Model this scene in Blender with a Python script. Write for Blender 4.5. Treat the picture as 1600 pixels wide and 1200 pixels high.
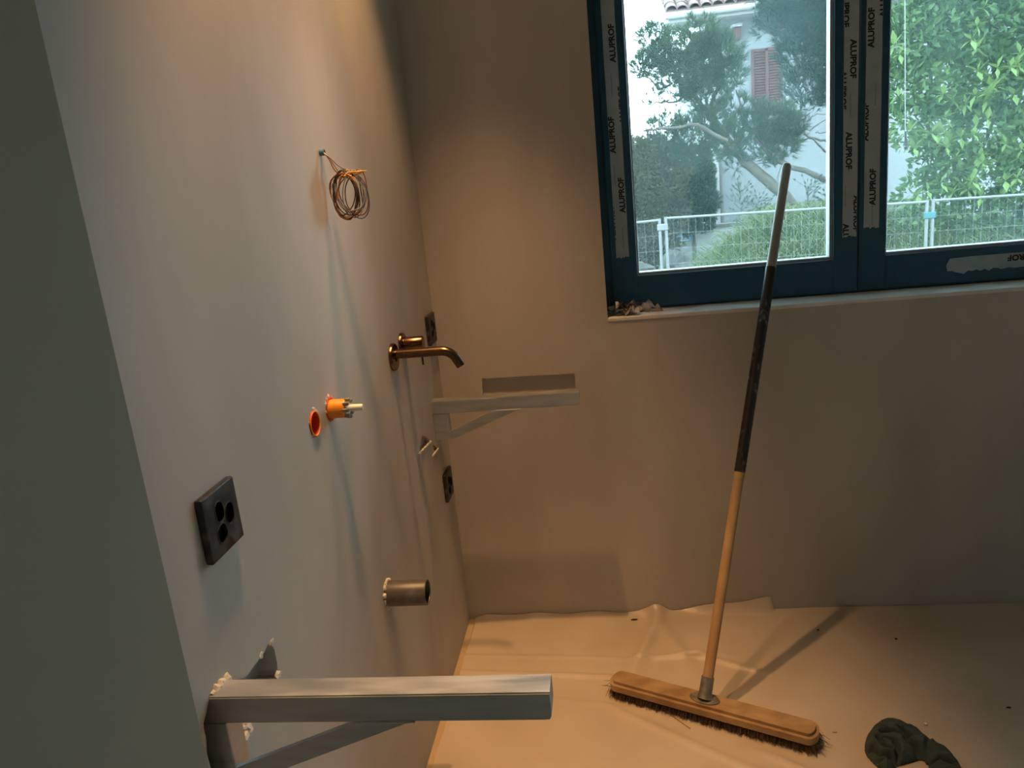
import bpy, bmesh, math, random
from mathutils import Vector, Matrix, noise

SC = bpy.context.scene
COL = SC.collection
for o in list(bpy.data.objects):
    bpy.data.objects.remove(o, do_unlink=True)

# ------------------------------------------------------------------ camera
FPX = 1216.56
YAW, PITCH, ROLL = -0.1338, -0.248, -0.0995
CAM = Vector((0.4857, -2.1076, 1.2748))


def cam_basis():
    cy, sy, cp, sp = math.cos(YAW), math.sin(YAW), math.cos(PITCH), math.sin(PITCH)
    fw = Vector((sy * cp, cy * cp, sp))
    rt = Vector((cy, -sy, 0))
    up = rt.cross(fw)
    c, s = math.cos(ROLL), math.sin(ROLL)
    return rt * c + up * s, -rt * s + up * c, fw


RT, UP, FW = cam_basis()
cd = bpy.data.cameras.new('camera')
cd.sensor_fit = 'HORIZONTAL'
cd.sensor_width = 36.0
cd.lens = FPX / 1600 * 36.0
cd.clip_start = 0.02
cd.clip_end = 200
co = bpy.data.objects.new('camera', cd)
COL.objects.link(co)
co.matrix_world = Matrix((
    (RT.x, UP.x, -FW.x, CAM.x), (RT.y, UP.y, -FW.y, CAM.y), (RT.z, UP.z, -FW.z, CAM.z), (0, 0, 0, 1)))
SC.camera = co


def at(u, v, ax, val):
    """photo pixel -> point on the plane axis ax = val"""
    d = FW + RT * ((u - 800) / FPX) - UP * ((v - 600) / FPX)
    return CAM + d * ((val - CAM[ax]) / d[ax])


# ------------------------------------------------------------------ world and exposure
SC.view_settings.view_transform = 'Standard'
SC.view_settings.look = 'None'
SC.view_settings.gamma = 1.0
SC.view_settings.use_curve_mapping = False
SC.view_settings.exposure = 0.0
SKY = 10.0
W = bpy.data.worlds.new('overcast_sky')
SC.world = W
W.use_nodes = True
nt = W.node_tree
nt.nodes.clear()
bg = nt.nodes.new('ShaderNodeBackground')
bg.inputs['Color'].default_value = (0.92, 0.95, 1.0, 1)
bg.inputs['Strength'].default_value = SKY
wo = nt.nodes.new('ShaderNodeOutputWorld')
nt.links.new(bg.outputs[0], wo.inputs[0])

H = 2.45            # ceiling
SPOT_W = 92.0       # ceiling spots, watts
SPOT_COL = (1.0, 0.53, 0.215)
SPOTS = ((0.18, -0.47), (0.18, -0.96))


# ------------------------------------------------------------------ helpers
def mat(name, col, rough=0.6, metal=0.0, col2=None, scale=8.0, stretch=(1, 1, 1), bump=0.0, bscale=None,
        detail=5.0, coat=0.0, lo=0.35, hi=0.65, spec=0.5, rough2=None, bdist=0.01):
    m = bpy.data.materials.new(name)
    m.use_nodes = True
    t = m.node_tree
    b = t.nodes['Principled BSDF']
    b.inputs['Base Color'].default_value = (*col, 1)
    b.inputs['Roughness'].default_value = rough
    b.inputs['Metallic'].default_value = metal
    b.inputs['Specular IOR Level'].default_value = spec
    if coat:
        b.inputs['Coat Weight'].default_value = coat
        b.inputs['Coat Roughness'].default_value = 0.2
    if col2 or bump:
        tc = t.nodes.new('ShaderNodeTexCoord')
        mp = t.nodes.new('ShaderNodeMapping')
        mp.inputs['Scale'].default_value = stretch
        t.links.new(tc.outputs['Object'], mp.inputs['Vector'])
    if col2:
        n = t.nodes.new('ShaderNodeTexNoise')
        n.inputs['Scale'].default_value = scale
        n.inputs['Detail'].default_value = detail
        t.links.new(mp.outputs[0], n.inputs['Vector'])
        r = t.nodes.new('ShaderNodeValToRGB')
        r.color_ramp.elements[0].position = lo
        r.color_ramp.elements[1].position = hi
        r.color_ramp.elements[0].color = (*col, 1)
        r.color_ramp.elements[1].color = (*col2, 1)
        t.links.new(n.outputs['Fac'], r.inputs['Fac'])
        t.links.new(r.outputs['Color'], b.inputs['Base Color'])
        if rough2 is not None:
            mr = t.nodes.new('ShaderNodeMapRange')
            mr.inputs['From Min'].default_value = lo
            mr.inputs['From Max'].default_value = hi
            mr.inputs['To Min'].default_value = rough
            mr.inputs['To Max'].default_value = rough2
            t.links.new(n.outputs['Fac'], mr.inputs['Value'])
            t.links.new(mr.outputs[0], b.inputs['Roughness'])
    if bump:
        n2 = t.nodes.new('ShaderNodeTexNoise')
        n2.inputs['Scale'].default_value = bscale or scale
        n2.inputs['Detail'].default_value = detail
        t.links.new(mp.outputs[0], n2.inputs['Vector'])
        bp = t.nodes.new('ShaderNodeBump')
        bp.inputs['Strength'].default_value = bump
        bp.inputs['Distance'].default_value = bdist
        t.links.new(n2.outputs['Fac'], bp.inputs['Height'])
        t.links.new(bp.outputs[0], b.inputs['Normal'])
    return m


def leaf_mat(name, col, col2, trans=0.35):
    m = mat(name, col, 0.55, 0, col2, 2.2, lo=0.3, hi=0.7, spec=0.3)
    t = m.node_tree
    b = t.nodes['Principled BSDF']
    out = t.nodes['Material Output']
    tr = t.nodes.new('ShaderNodeBsdfTranslucent')
    src = b.inputs['Base Color'].links[0].from_socket
    t.links.new(src, tr.inputs['Color'])
    mx = t.nodes.new('ShaderNodeMixShader')
    mx.inputs[0].default_value = trans
    t.links.new(b.outputs[0], mx.inputs[1])
    t.links.new(tr.outputs[0], mx.inputs[2])
    t.links.new(mx.outputs[0], out.inputs[0])
    return m


def wpos(o):
    p = Vector((0, 0, 0))
    while o is not None:
        p = p + o.location
        o = o.parent
    return p


def tag(o, label=None, cat=None, group=None, kind=None):
    if label:
        o['label'] = label
    if cat:
        o['category'] = cat
    if group:
        o['group'] = group
    if kind:
        o['kind'] = kind
    return o


def link(name, me, m, parent=None, loc=None):
    o = bpy.data.objects.new(name, me)
    COL.objects.link(o)
    if m is not None and me is not None and not me.materials:
        me.materials.append(m)
    if parent is not None:
        o.parent = parent
    if loc is not None:
        o.location = loc
    return o


def obj(name, bm, m, parent=None, smooth=None, origin=None):
    """bm in world coordinates -> one mesh object (child if parent)"""
    me = bpy.data.meshes.new(name)
    org = Vector(origin) if origin is not None else Vector((0, 0, 0))
    base = wpos(parent) if parent is not None else Vector((0, 0, 0))
    if parent is not None:
        org = base
    bm.transform(Matrix.Translation(-org))
    bmesh.ops.recalc_face_normals(bm, faces=bm.faces[:])
    bm.to_mesh(me)
    bm.free()
    o = link(name, me, m, parent)
    if parent is None:
        o.location = org
    if smooth is not None:
        for p in me.polygons:
            p.use_smooth = True
        if smooth < 180:
            try:
                me.set_sharp_from_angle(angle=math.radians(smooth))
            except Exception:
                pass
    return o


def thing(name, label, cat, loc, group=None):
    o = bpy.data.objects.new(name, None)
    o.empty_display_size = 0.05
    COL.objects.link(o)
    o.location = loc
    return tag(o, label, cat, group)


def struct(name, loc=(0, 0, 0)):
    o = bpy.data.objects.new(name, None)
    COL.objects.link(o)
    o.location = loc
    o['kind'] = 'structure'
    return o


def box(bm, x0, x1, y0, y1, z0, z1, bev=0.0, seg=2):
    r = bmesh.ops.create_cube(bm, size=1.0)
    vs = r['verts']
    for v in vs:
        v.co = Vector((x0 + (v.co.x + .5) * (x1 - x0), y0 + (v.co.y + .5) * (y1 - y0), z0 + (v.co.z + .5) * (z1 - z0)))
    if bev:
        es = list({e for v in vs for e in v.link_edges})
        bmesh.ops.bevel(bm, geom=es, offset=bev, segments=seg, affect='EDGES', profile=.5)
    return bm


def nb():
    return bmesh.new()


def frame_of(d):
    d = d.normalized()
    a = Vector((0, 0, 1)) if abs(d.z) < .9 else Vector((1, 0, 0))
    u = d.cross(a).normalized()
    return u, d.cross(u).normalized()


def tube(bm, pts, rad, n=8, cap=True, closed=False):
    pts = [Vector(p) for p in pts]
    rs = rad if isinstance(rad, (list, tuple)) else [rad] * len(pts)
    rings = []
    u = None
    N = len(pts)
    for i, p in enumerate(pts):
        a = pts[(i - 1) % N] if (closed or i > 0) else p
        b = pts[(i + 1) % N] if (closed or i < N - 1) else p
        d = (b - a)
        if d.length < 1e-9:
            d = Vector((0, 0, 1))
        d.normalize()
        if u is None:
            u, w = frame_of(d)
        else:
            u = (u - d * u.dot(d))
            if u.length < 1e-6:
                u, w = frame_of(d)
            u.normalize()
            w = d.cross(u)
        rings.append([bm.verts.new(p + (u * math.cos(k * 2 * math.pi / n) + w * math.sin(k * 2 * math.pi / n)) * rs[i]) for k in range(n)])
    last = N if closed else N - 1
    for i in range(last):
        A, B = rings[i], rings[(i + 1) % N]
        for k in range(n):
            bm.faces.new((A[k], A[(k + 1) % n], B[(k + 1) % n], B[k]))
    if cap and not closed:
        bm.faces.new(rings[0][::-1])
        bm.faces.new(rings[-1])
    return bm


def lathe(bm, base, axis, prof, n=24, close=True):
    """prof: (distance along axis, radius)"""
    base = Vector(base)
    axis = Vector(axis).normalized()
    u, w = frame_of(axis)
    rings = []
    for (t, r) in prof:
        c = base + axis * t
        if r < 1e-6:
            rings.append([bm.verts.new(c)])
        else:
            rings.append([bm.verts.new(c + (u * math.cos(k * 2 * math.pi / n) + w * math.sin(k * 2 * math.pi / n)) * r) for k in range(n)])
    for A, B in zip(rings, rings[1:]):
        if len(A) == 1 and len(B) == 1:
            continue
        if len(A) == 1:
            for k in range(n):
                bm.faces.new((A[0], B[(k + 1) % n], B[k]))
        elif len(B) == 1:
            for k in range(n):
                bm.faces.new((A[k], A[(k + 1) % n], B[0]))
        else:
            for k in range(n):
                bm.faces.new((A[k], A[(k + 1) % n], B[(k + 1) % n], B[k]))
    return bm


def prism(bm, pts, d):
    """closed polygon pts extruded by vector d"""
    d = Vector(d)
    A = [bm.verts.new(Vector(p)) for p in pts]
    B = [bm.verts.new(Vector(p) + d) for p in pts]
    n = len(A)
    bm.faces.new(A)
    bm.faces.new(B[::-1])
    for k in range(n):
        bm.faces.new((A[k], B[k], B[(k + 1) % n], A[(k + 1) % n]))
    bmesh.ops.recalc_face_normals(bm, faces=bm.faces[:])
    return bm


def cut(o, cutter_bms):
    """boolean difference, applied (mesh stays plain)"""
    for cb in cutter_bms:
        bmesh.ops.recalc_face_normals(cb, faces=cb.faces[:])
        me = bpy.data.meshes.new('cutter')
        cb.transform(Matrix.Translation(-wpos(o)))
        cb.to_mesh(me)
        cb.free()
        c = bpy.data.objects.new('cutter', me)
        COL.objects.link(c)
        c.location = wpos(o)
        md = o.modifiers.new('cut', 'BOOLEAN')
        md.operation = 'DIFFERENCE'
        md.object = c
        md.solver = 'EXACT'
        bpy.context.view_layer.update()
        dg = bpy.context.evaluated_depsgraph_get()
        new = bpy.data.meshes.new_from_object(o.evaluated_get(dg))
        o.modifiers.clear()
        old = o.data
        o.data = new
        bpy.data.meshes.remove(old)
        bpy.data.objects.remove(c, do_unlink=True)
        bpy.data.meshes.remove(me)
    return o


def lump(bm, c, r, seed, sq=(1, 1, 1), rough=.5, sub=2, freq=None):
    rr = bmesh.ops.create_icosphere(bm, subdivisions=sub, radius=1.0)
    c = Vector(c)
    for v in rr['verts']:
        d = v.co.normalized()
        k = 1 + rough * noise.noise(d * (freq or 1.6) + Vector((seed * 3.1, seed * 1.7, seed)))
        v.co = c + Vector((d.x * sq[0], d.y * sq[1], d.z * sq[2])) * r * k
    return bm


def jag(pts, step, amp, seed):
    """polygon with ragged edges"""
    rnd = random.Random(seed)
    out = []
    n = len(pts)
    for i in range(n):
        a, b = Vector(pts[i]), Vector(pts[(i + 1) % n])
        k = max(1, int((b - a).length / step))
        d = (b - a)
        for j in range(k):
            p = a + d * (j / k)
            if j:
                p = p + Vector((0, rnd.uniform(-amp, amp), rnd.uniform(-amp, amp))) if abs(d.x) < 1e-6 else \
                    p + Vector((rnd.uniform(-amp, amp), 0, rnd.uniform(-amp, amp)))
            out.append(p)
    return out


# ------------------------------------------------------------------ materials
M = {}
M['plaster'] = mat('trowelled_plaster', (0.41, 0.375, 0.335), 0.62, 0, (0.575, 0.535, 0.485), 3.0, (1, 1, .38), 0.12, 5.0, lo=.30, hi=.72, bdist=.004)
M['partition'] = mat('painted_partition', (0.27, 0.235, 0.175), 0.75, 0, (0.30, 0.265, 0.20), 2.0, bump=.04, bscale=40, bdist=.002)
M['ceiling'] = mat('ceiling_paint', (0.62, 0.60, 0.56), 0.8, 0, (0.66, 0.64, .60), 3)
M['sill'] = mat('sill_plaster', (0.66, 0.65, 0.63), 0.6, 0, (0.76, 0.75, 0.73), 14, bump=.15, bscale=40, bdist=.002)
M['rawplaster'] = mat('broken_plaster', (0.40, 0.37, 0.33), 0.9, 0, (0.66, 0.64, 0.60), 60, bump=.6, bscale=120, bdist=.004)
M['filler'] = mat('white_filler', (0.78, 0.76, 0.70), 0.9, 0, (0.58, 0.55, .49), 90, bump=.5, bscale=160, bdist=.003)
M['screed'] = mat('floor_screed', (0.44, 0.33, 0.19), 0.7, 0, (0.54, 0.42, 0.26), 9, bump=.2, bscale=30, bdist=.003)
M['film'] = mat('protective_film', (0.50, 0.42, 0.325), 0.28, 0, (0.58, 0.50, 0.40), 4.0, bump=.12, bscale=26, lo=.3, hi=.7, rough2=.52, bdist=.004)
M['frame'] = mat('window_aluminium', (0.005, 0.065, 0.125), 0.34, 0.0, (0.008, 0.078, 0.145), 30, spec=.6)  # blue of sky reflection and lens haze is mixed into the base colour
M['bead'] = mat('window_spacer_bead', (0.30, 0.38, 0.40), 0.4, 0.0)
M['tape'] = mat('tape_white', (0.36, 0.43, 0.47), 0.42, 0, (0.43, 0.50, 0.54), 25, bump=.12, bscale=50, bdist=.002)
M['ink'] = mat('tape_print', (0.015, 0.018, 0.02), 0.6)
M['inkgrey'] = mat('tape_print_grey', (0.26, 0.28, 0.29), 0.6)
M['steel'] = mat('galvanised_steel', (0.46, 0.50, 0.51), 0.42, 1.0, (0.58, 0.61, 0.62), 26, (.5, 3, 3), .06, 80, rough2=.56, bdist=.001)
M['bronze'] = mat('brushed_bronze', (0.17, 0.108, 0.07), 0.25, 1.0, (0.135, 0.085, 0.055), 40, (1, 6, 6))
M['blackplastic'] = mat('black_plastic_dusty', (0.012, 0.014, 0.016), 0.42, 0, (0.10, 0.096, 0.088), 45, detail=8, lo=.50, hi=.74, rough2=.8)
M['blackhole'] = mat('black_insert', (0.004, 0.004, 0.005), 0.7)
M['pipe'] = mat('grey_pipe_plastic', (0.085, 0.078, 0.072), 0.40, 0, (0.19, 0.175, 0.16), 30, detail=8, lo=.48, hi=.72, rough2=.7)
M['orange'] = mat('orange_plastic', (0.85, 0.34, 0.02), 0.32, 0, (0.80, 0.27, .015), 40)
M['red'] = mat('red_orange_plastic', (0.82, 0.085, 0.015), 0.4, 0, (0.74, 0.06, 0.012), 40)
M['white'] = mat('white_nylon', (0.80, 0.78, 0.72), 0.4)
M['blue'] = mat('blue_conduit', (0.05, 0.16, 0.28), 0.4)
M['wood'] = mat('broom_wood', (0.40, 0.245, 0.115), 0.55, 0, (0.52, 0.35, 0.18), 5, (2, 2, 2), .12, 40, detail=7, bdist=.002)
M['headwood'] = mat('broom_head_wood', (0.27, 0.165, 0.075), 0.6, 0, (0.46, 0.31, 0.16), 13, (1, 1.6, 1.6), .3, 50, detail=8, bdist=.002)
M['greywood'] = mat('broom_handle_grey', (0.24, 0.235, 0.20), 0.5, 0, (0.31, 0.30, 0.26), 14, (1, 1, .3))
M['blacktape'] = mat('black_tape', (0.012, 0.013, 0.014), 0.42, 0, (0.20, 0.195, 0.18), 55, (1, 1, .5), .2, 90, detail=8, lo=.60, hi=.72, bdist=.002)
M['zinc'] = mat('zinc_metal', (0.24, 0.235, 0.22), 0.45, 0.75, (0.37, 0.36, 0.33), 60, lo=.4, hi=.7, rough2=.65)
M['bristle'] = mat('dark_bristle', (0.035, 0.020, 0.012), 0.6, 0, (0.075, 0.040, 0.02), 60)
M['straw'] = mat('straw', (0.45, 0.30, 0.12), 0.6)
M['rag'] = mat('dark_teal_cloth', (0.032, 0.056, 0.056), 0.9, 0, (0.042, 0.070, 0.069), 60, bump=.35, bscale=420, bdist=.002)
M['crumb'] = mat('dark_crumb', (0.03, 0.022, 0.015), 0.8)
M['lampglow'] = None


def emis(name, col, s):
    m = bpy.data.materials.new(name)
    m.use_nodes = True
    b = m.node_tree.nodes['Principled BSDF']
    b.inputs['Emission Color'].default_value = (*col, 1)
    b.inputs['Emission Strength'].default_value = s
    return m


# ------------------------------------------------------------------ the room shell
XR, YB = 4.0, -3.5          # right wall, wall behind the camera
WX0, WX1, WZ0, WZ1 = 0.481, 1.842, 0.892, 1.86   # window opening
GX0, GX1, GZ1 = 2.35, 3.85, 2.0                  # added glazed door, out of view, for more daylight

b = box(nb(), -0.2, XR + .2, YB - .2, 0.32, -.15, 0)
floor = tag(obj('floor', b, M['screed']), kind='structure')
b = box(nb(), -0.2, XR + .2, YB - .2, 0.32, H, H + .15)
ceiling = tag(obj('ceiling', b, M['ceiling']), kind='structure')

b = box(nb(), -0.2, XR + .2, 0, 0.32, 0, H)
wall_back = tag(obj('wall_back', b, M['plaster']), kind='structure')
cuts = [box(nb(), WX0, WX1, -.1, .5, WZ0, WZ1), box(nb(), GX0, GX1, -.1, .5, -.02, GZ1)]
slot = [at(753, 591, 1, 0), at(800, 589, 1, 0), at(850, 586, 1, 0), at(897, 583, 1, 0), at(899, 613, 1, 0), at(754, 622, 1, 0)]
slot = [Vector((p.x, -.02, p.z)) for p in slot]
cuts.append(prism(nb(), jag(slot, .012, .0016, 4), (0, .033, 0)))
cut(wall_back, cuts)

b = box(nb(), -0.2, 0, YB - .2, 0, 0, H)
wall_left = tag(obj('wall_left', b, M['plaster']), kind='structure')


def on_left(u, v):
    p = at(u, v, 0, 0)
    return Vector((.02, p.y, p.z))


cuts = []
HOLE1, HOLE2 = Vector((0, -.943, .933)), Vector((0, -.864, .934))
for hc in (HOLE1, HOLE2):
    cuts.append(lathe(nb(), hc + Vector((.02, 0, 0)), (-1, 0, 0), [(0, 0), (0, .0215), (.10, .0215), (.10, 0)], 28))
ring = [on_left(*q) for q in ((350, 1070), (386, 1056), (396, 1042), (405, 1030), (414, 1017), (422, 1003), (429, 1015), (433, 1035), (436, 1056),
                              (400, 1100), (389, 1128), (380, 1150), (368, 1162), (372, 1185), (378, 1202), (330, 1215), (318, 1130), (330, 1085))]
cuts.append(prism(nb(), jag(ring, .008, .0018, 9), (-.05, 0, 0)))
ring = [on_left(*q) for q in ((656, 689), (662, 680), (671, 686), (672, 693), (660, 703), (656, 708))]
cuts.append(prism(nb(), jag(ring, .010, .002, 5), (-.032, 0, 0)))
ring = [on_left(*q) for q in ((676, 694), (681, 697), (684, 703), (679, 706))]
cuts.append(prism(nb(), ring, (-.030, 0, 0)))
cut(wall_left, cuts)
# rims of broken plaster around the two brackets
rim = [on_left(*q) for q in ((388, 1054), (398, 1040), (407, 1027), (415, 1014), (422, 1003))]
for k, (uu, vv, rr, sx) in enumerate(((424, 1004, .0045, .5), (408, 1024, .004, .4), (434, 1055, .006, .6), (392, 1128, .004, .5), (386, 1142, .009, .8), (378, 1153, .009, .8), (383, 1134, .007, .8),
                                      (370, 1159, .005, .5), (352, 1064, .008, .9), (343, 1072, .009, 1.0), (336, 1080, .008, 1.0), (357, 1072, .006, .9))):
    p = at(uu, vv, 0, 0)
    obj('plaster_crumb', lump(nb(), p, rr, k + 3, (sx, 1.3, 1.0), .7, 2), M['filler'], wall_left)
for k, (qa, qb, rr) in enumerate((((656, 708), (672, 691), .0042), ((677, 711), (684, 702), .0038))):
    pa, pb = at(*qa, 0, .002), at(*qb, 0, .002)
    b = nb()
    for j in range(5):
        lump(b, pa + (pb - pa) * (j / 4), rr, k * 7 + j, (.6, 3.2, 1.0), .4, 1)
    obj('plaster_sliver', b, M['filler'], wall_left)

# partition end that projects in front of the left wall
py_ = -1.55
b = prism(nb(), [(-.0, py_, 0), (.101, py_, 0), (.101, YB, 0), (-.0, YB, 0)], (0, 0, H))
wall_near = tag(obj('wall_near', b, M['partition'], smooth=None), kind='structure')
b = box(nb(), XR, XR + .2, YB - .2, 0, 0, H)
tag(obj('wall_right', b, M['plaster']), kind='structure')
b = box(nb(), 0, XR, YB - .2, YB, 0, H)
tag(obj('wall_front', b, M['plaster']), kind='structure')

# window sill slab
b = box(nb(), WX0, WX1, -.003, .125, WZ0, .9035, .003, 2)
tag(obj('trim_1', b, M['sill']), kind='structure')

# ------------------------------------------------------------------ window
FY = 0.092            # room face of the sashes
GY = 0.118            # glass
M['glass'] = bpy.data.materials.new('dusty_glass')
M['glass'].use_nodes = True
t = M['glass'].node_tree
t.nodes.clear()
out = t.nodes.new('ShaderNodeOutputMaterial')
tp = t.nodes.new('ShaderNodeBsdfTransparent')
tp.inputs[0].default_value = (0.78, 0.90, 0.93, 1)
gl = t.nodes.new('ShaderNodeBsdfGlossy')
gl.inputs['Roughness'].default_value = 0.02
gl.inputs['Color'].default_value = (.9, 1, 1, 1)
fr = t.nodes.new('ShaderNodeFresnel')
fr.inputs['IOR'].default_value = 1.35
mx = t.nodes.new('ShaderNodeMixShader')
t.links.new(fr.outputs[0], mx.inputs[0])
t.links.new(tp.outputs[0], mx.inputs[1])
t.links.new(gl.outputs[0], mx.inputs[2])
du = t.nodes.new('ShaderNodeBsdfTranslucent')
du.inputs['Color'].default_value = (.48, .78, .84, 1)
tc = t.nodes.new('ShaderNodeTexCoord')
nz = t.nodes.new('ShaderNodeTexNoise')
nz.inputs['Scale'].default_value = 3.0
nz.inputs['Detail'].default_value = 6
t.links.new(tc.outputs['Object'], nz.inputs['Vector'])
mr = t.nodes.new('ShaderNodeMapRange')
mr.inputs['From Min'].default_value = .3
mr.inputs['From Max'].default_value = .7
mr.inputs['To Min'].default_value = .012
mr.inputs['To Max'].default_value = .036
t.links.new(nz.outputs['Fac'], mr.inputs['Value'])
mx2 = t.nodes.new('ShaderNodeMixShader')
t.links.new(mr.outputs[0], mx2.inputs[0])
t.links.new(mx.outputs[0], mx2.inputs[1])
t.links.new(du.outputs[0], mx2.inputs[2])
t.links.new(mx2.outputs[0], out.inputs[0])


def ring_frame(bm, x0, x1, z0, z1, wl, wr, wb, wt, y0, y1, bev=.0025):
    box(bm, x0, x0 + wl, y0, y1, z0, z1, bev)
    box(bm, x1 - wr, x1, y0, y1, z0, z1, bev)
    box(bm, x0 + wl - .001, x1 - wr + .001, y0, y1, z0, z0 + wb, bev)
    box(bm, x0 + wl - .001, x1 - wr + .001, y0, y1, z1 - wt, z1, bev)
    return bm


window = struct('window_1', ((WX0 + WX1) / 2, FY, WZ0))
obj('outer_frame', ring_frame(nb(), WX0 - .006, WX1 + .006, .898, WZ1 + .006, .051, .051, .05, .051, FY + .012, FY + .085), M['frame'], window)
SASH = ((0.500, 1.157, 0.572, 1.094), (1.159, 1.824, 1.229, 1.752))
ZB, ZT = .999, 1.765
for (sx0, sx1, gx0, gx1) in SASH:
    s = obj('sash', ring_frame(nb(), sx0, sx1, .909, 1.845, gx0 - sx0, sx1 - gx1, ZB - .909, 1.845 - ZT, FY, FY + .062), M['frame'], window)
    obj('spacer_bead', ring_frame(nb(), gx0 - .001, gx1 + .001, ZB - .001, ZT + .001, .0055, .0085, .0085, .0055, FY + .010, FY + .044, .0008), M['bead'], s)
    obj('pane', box(nb(), gx0 + .004, gx1 - .004, GY, GY + .003, ZB + .004, ZT - .004), M['glass'], window)


def text_bm(s, size, bold=0.0):
    cu = bpy.data.curves.new('txt', 'FONT')
    cu.body = s
    cu.size = size
    cu.offset = bold
    cu.align_x = 'LEFT'
    cu.resolution_u = 3
    to = bpy.data.objects.new('txt', cu)
    COL.objects.link(to)
    bpy.context.view_layer.update()
    me = bpy.data.meshes.new_from_object(to.evaluated_get(bpy.context.evaluated_depsgraph_get()))
    bm = bmesh.new()
    bm.from_mesh(me)
    bpy.data.objects.remove(to, do_unlink=True)
    bpy.data.curves.remove(cu)
    bpy.data.meshes.remove(me)
    return bm


def tape_strip(x0, x1, z0, z1, words, seed, marks=()):
    """one printed tape on the sash face; words: (x of the baseline, z of the first letter, rotation in degrees)"""
    rnd = random.Random(seed)
    y = FY - .0012
    pts = []
    n = 14
    vert = (z1 - z0) > (x1 - x0)
    if vert:
        low = [Vector((x0 + (x1 - x0) * k / n, y, z0 + rnd.uniform(-.003, .003))) for k in range(n + 1)]
        up_ = [Vector((x1 + rnd.uniform(-.0006, .0006), y, z0 + (z1 - z0) * k / n)) for k in range(1, n)]
        hi_ = [Vector((x1, y, z1)), Vector((x0, y, z1))]
        dn = [Vector((x0 + rnd.uniform(-.0006, .0006), y, z1 - (z1 - z0) * k / n)) for k in range(1, n)]
        pts = low + up_ + hi_ + dn
    else:
        lo_ = [Vector((x0 + (x1 - x0) * k / 40, y, z0 + (rnd.uniform(-.006, .006) if k < 16 else rnd.uniform(-.0007, .0007)))) for k in range(41)]
        up_ = [Vector((x1, y, z1)), Vector((x0 + .06, y, z1)), Vector((x0 + .005, y, z1 - .002)), Vector((x0 - .004, y, (z0 + z1) / 2))]
        pts = lo_ + up_
    tp_ = obj('protective_tape', prism(nb(), pts, (0, .0010, 0)), M['tape'], window)
    for (wx, wz, rot, size, ink, txt) in words:
        if ink == 'inkgrey':        # the illegible small print: a thin grey line
            bm = nb()
            bm.faces.new([bm.verts.new(q_) for q_ in ((0, 0, 0), (.055, 0, 0), (.055, .0022, 0), (0, .0022, 0))])
        else:
            bm = text_bm(txt, size, size * .045)
        if ink == 'ink':
            bmesh.ops.scale(bm, vec=(1.06, 1, 1), verts=bm.verts[:])
        a = math.radians(rot)
        for v in bm.verts:
            X, Z = v.co.x * math.cos(a) - v.co.y * math.sin(a), v.co.x * math.sin(a) + v.co.y * math.cos(a)
            v.co = Vector((wx + X, y - .0004, wz + Z))
        for (cx, nx) in ((x0 + .0006, -1), (x1 - .0006, 1)):
            g = bm.verts[:] + bm.edges[:] + bm.faces[:]
            bmesh.ops.bisect_plane(bm, geom=g, plane_co=(cx, 0, 0), plane_no=(nx, 0, 0), clear_outer=True)
        for (cz, nz_) in ((z0 + .002, -1), (z1, 1)):
            g = bm.verts[:] + bm.edges[:] + bm.faces[:]
            if g:
                bmesh.ops.bisect_plane(bm, geom=g, plane_co=(0, 0, cz), plane_no=(0, 0, nz_), clear_outer=True)
        if bm.faces:
            obj('lettering', bm, M[ink], tp_)
        else:
            bm.free()
    return tp_


WORD = 'ALUPROF'
FS = .0205


def px(u, v):
    return at(u, v, 1, FY)


# left stile (text climbs), two strips of the centre stiles, one along the right bottom rail
p0, p1 = px(963, 403), px(983, 400)
ws = []
for v in (97, 239, 331, 480):
    pass
for (u, v) in ((962, 97), (962, 239), (977, 332)):
    q = px(u, v)
    ws.append((q.x, q.z, 90, FS, 'ink', WORD))
for (u, v) in ((972, 193), (964, 374)):
    q = px(u, v)
    ws.append((q.x + (.009 if u == 972 else -.003), q.z, 90, FS, 'ink', WORD))
for (u, v) in ((957, 150), (962, 290), (975, 388)):
    q = px(u, v)
    ws.append((q.x, q.z, 90, .007, 'inkgrey', ''))
tape_strip(p0.x, p1.x, p0.z, 1.84, ws, 3)
p0, p1 = px(1316, 370), px(1338, 370)
ws = []
for (u, v) in ((1329, 62), (1322, 207), (1317, 350)):
    q = px(u, v)
    ws.append((q.x, q.z, -90, FS, 'ink', WORD))
q = px(1320, -20)
ws.append((q.x - .004, q.z, -90, FS, 'ink', WORD))
for (u, v) in ((1313, 112), (1334, 306)):
    q = px(u, v)
    ws.append((q.x, q.z, -90, FS, 'ink', WORD))
for (u, v) in ((1328, 147), (1320, 290)):
    q = px(u, v)
    ws.append((q.x, q.z, -90, .007, 'inkgrey', ''))
tape_strip(p0.x, p1.x, p0.z, 1.84, ws, 4)
p0, p1 = px(1349, 357), px(1373, 357)
ws = []
for (u, v) in ((1365, 74), (1367, 320), (1384, 26)):
    q = px(u, v)
    ws.append((q.x, q.z, 90, FS, 'ink', WORD))
q = px(1356, 220)
ws.append((q.x, q.z, 90, FS, 'ink', WORD))
for (u, v) in ((1368, 165), (1363, 352)):
    q = px(u, v)
    ws.append((q.x, q.z, 90, .007, 'inkgrey', ''))
tape_strip(p0.x, p1.x, p0.z, 1.84, ws, 5)
p0, p1 = px(1480, 428), px(1480, 404)
q = px(1646, 398)
q2 = px(1550, 404)
tape_strip(p0.x, 1.80, (p0.z + .003), (p1.z + .001), [(px(1573, 408).x + .094, p1.z - .005, 180, FS, 'ink', WORD)], 6)

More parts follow.
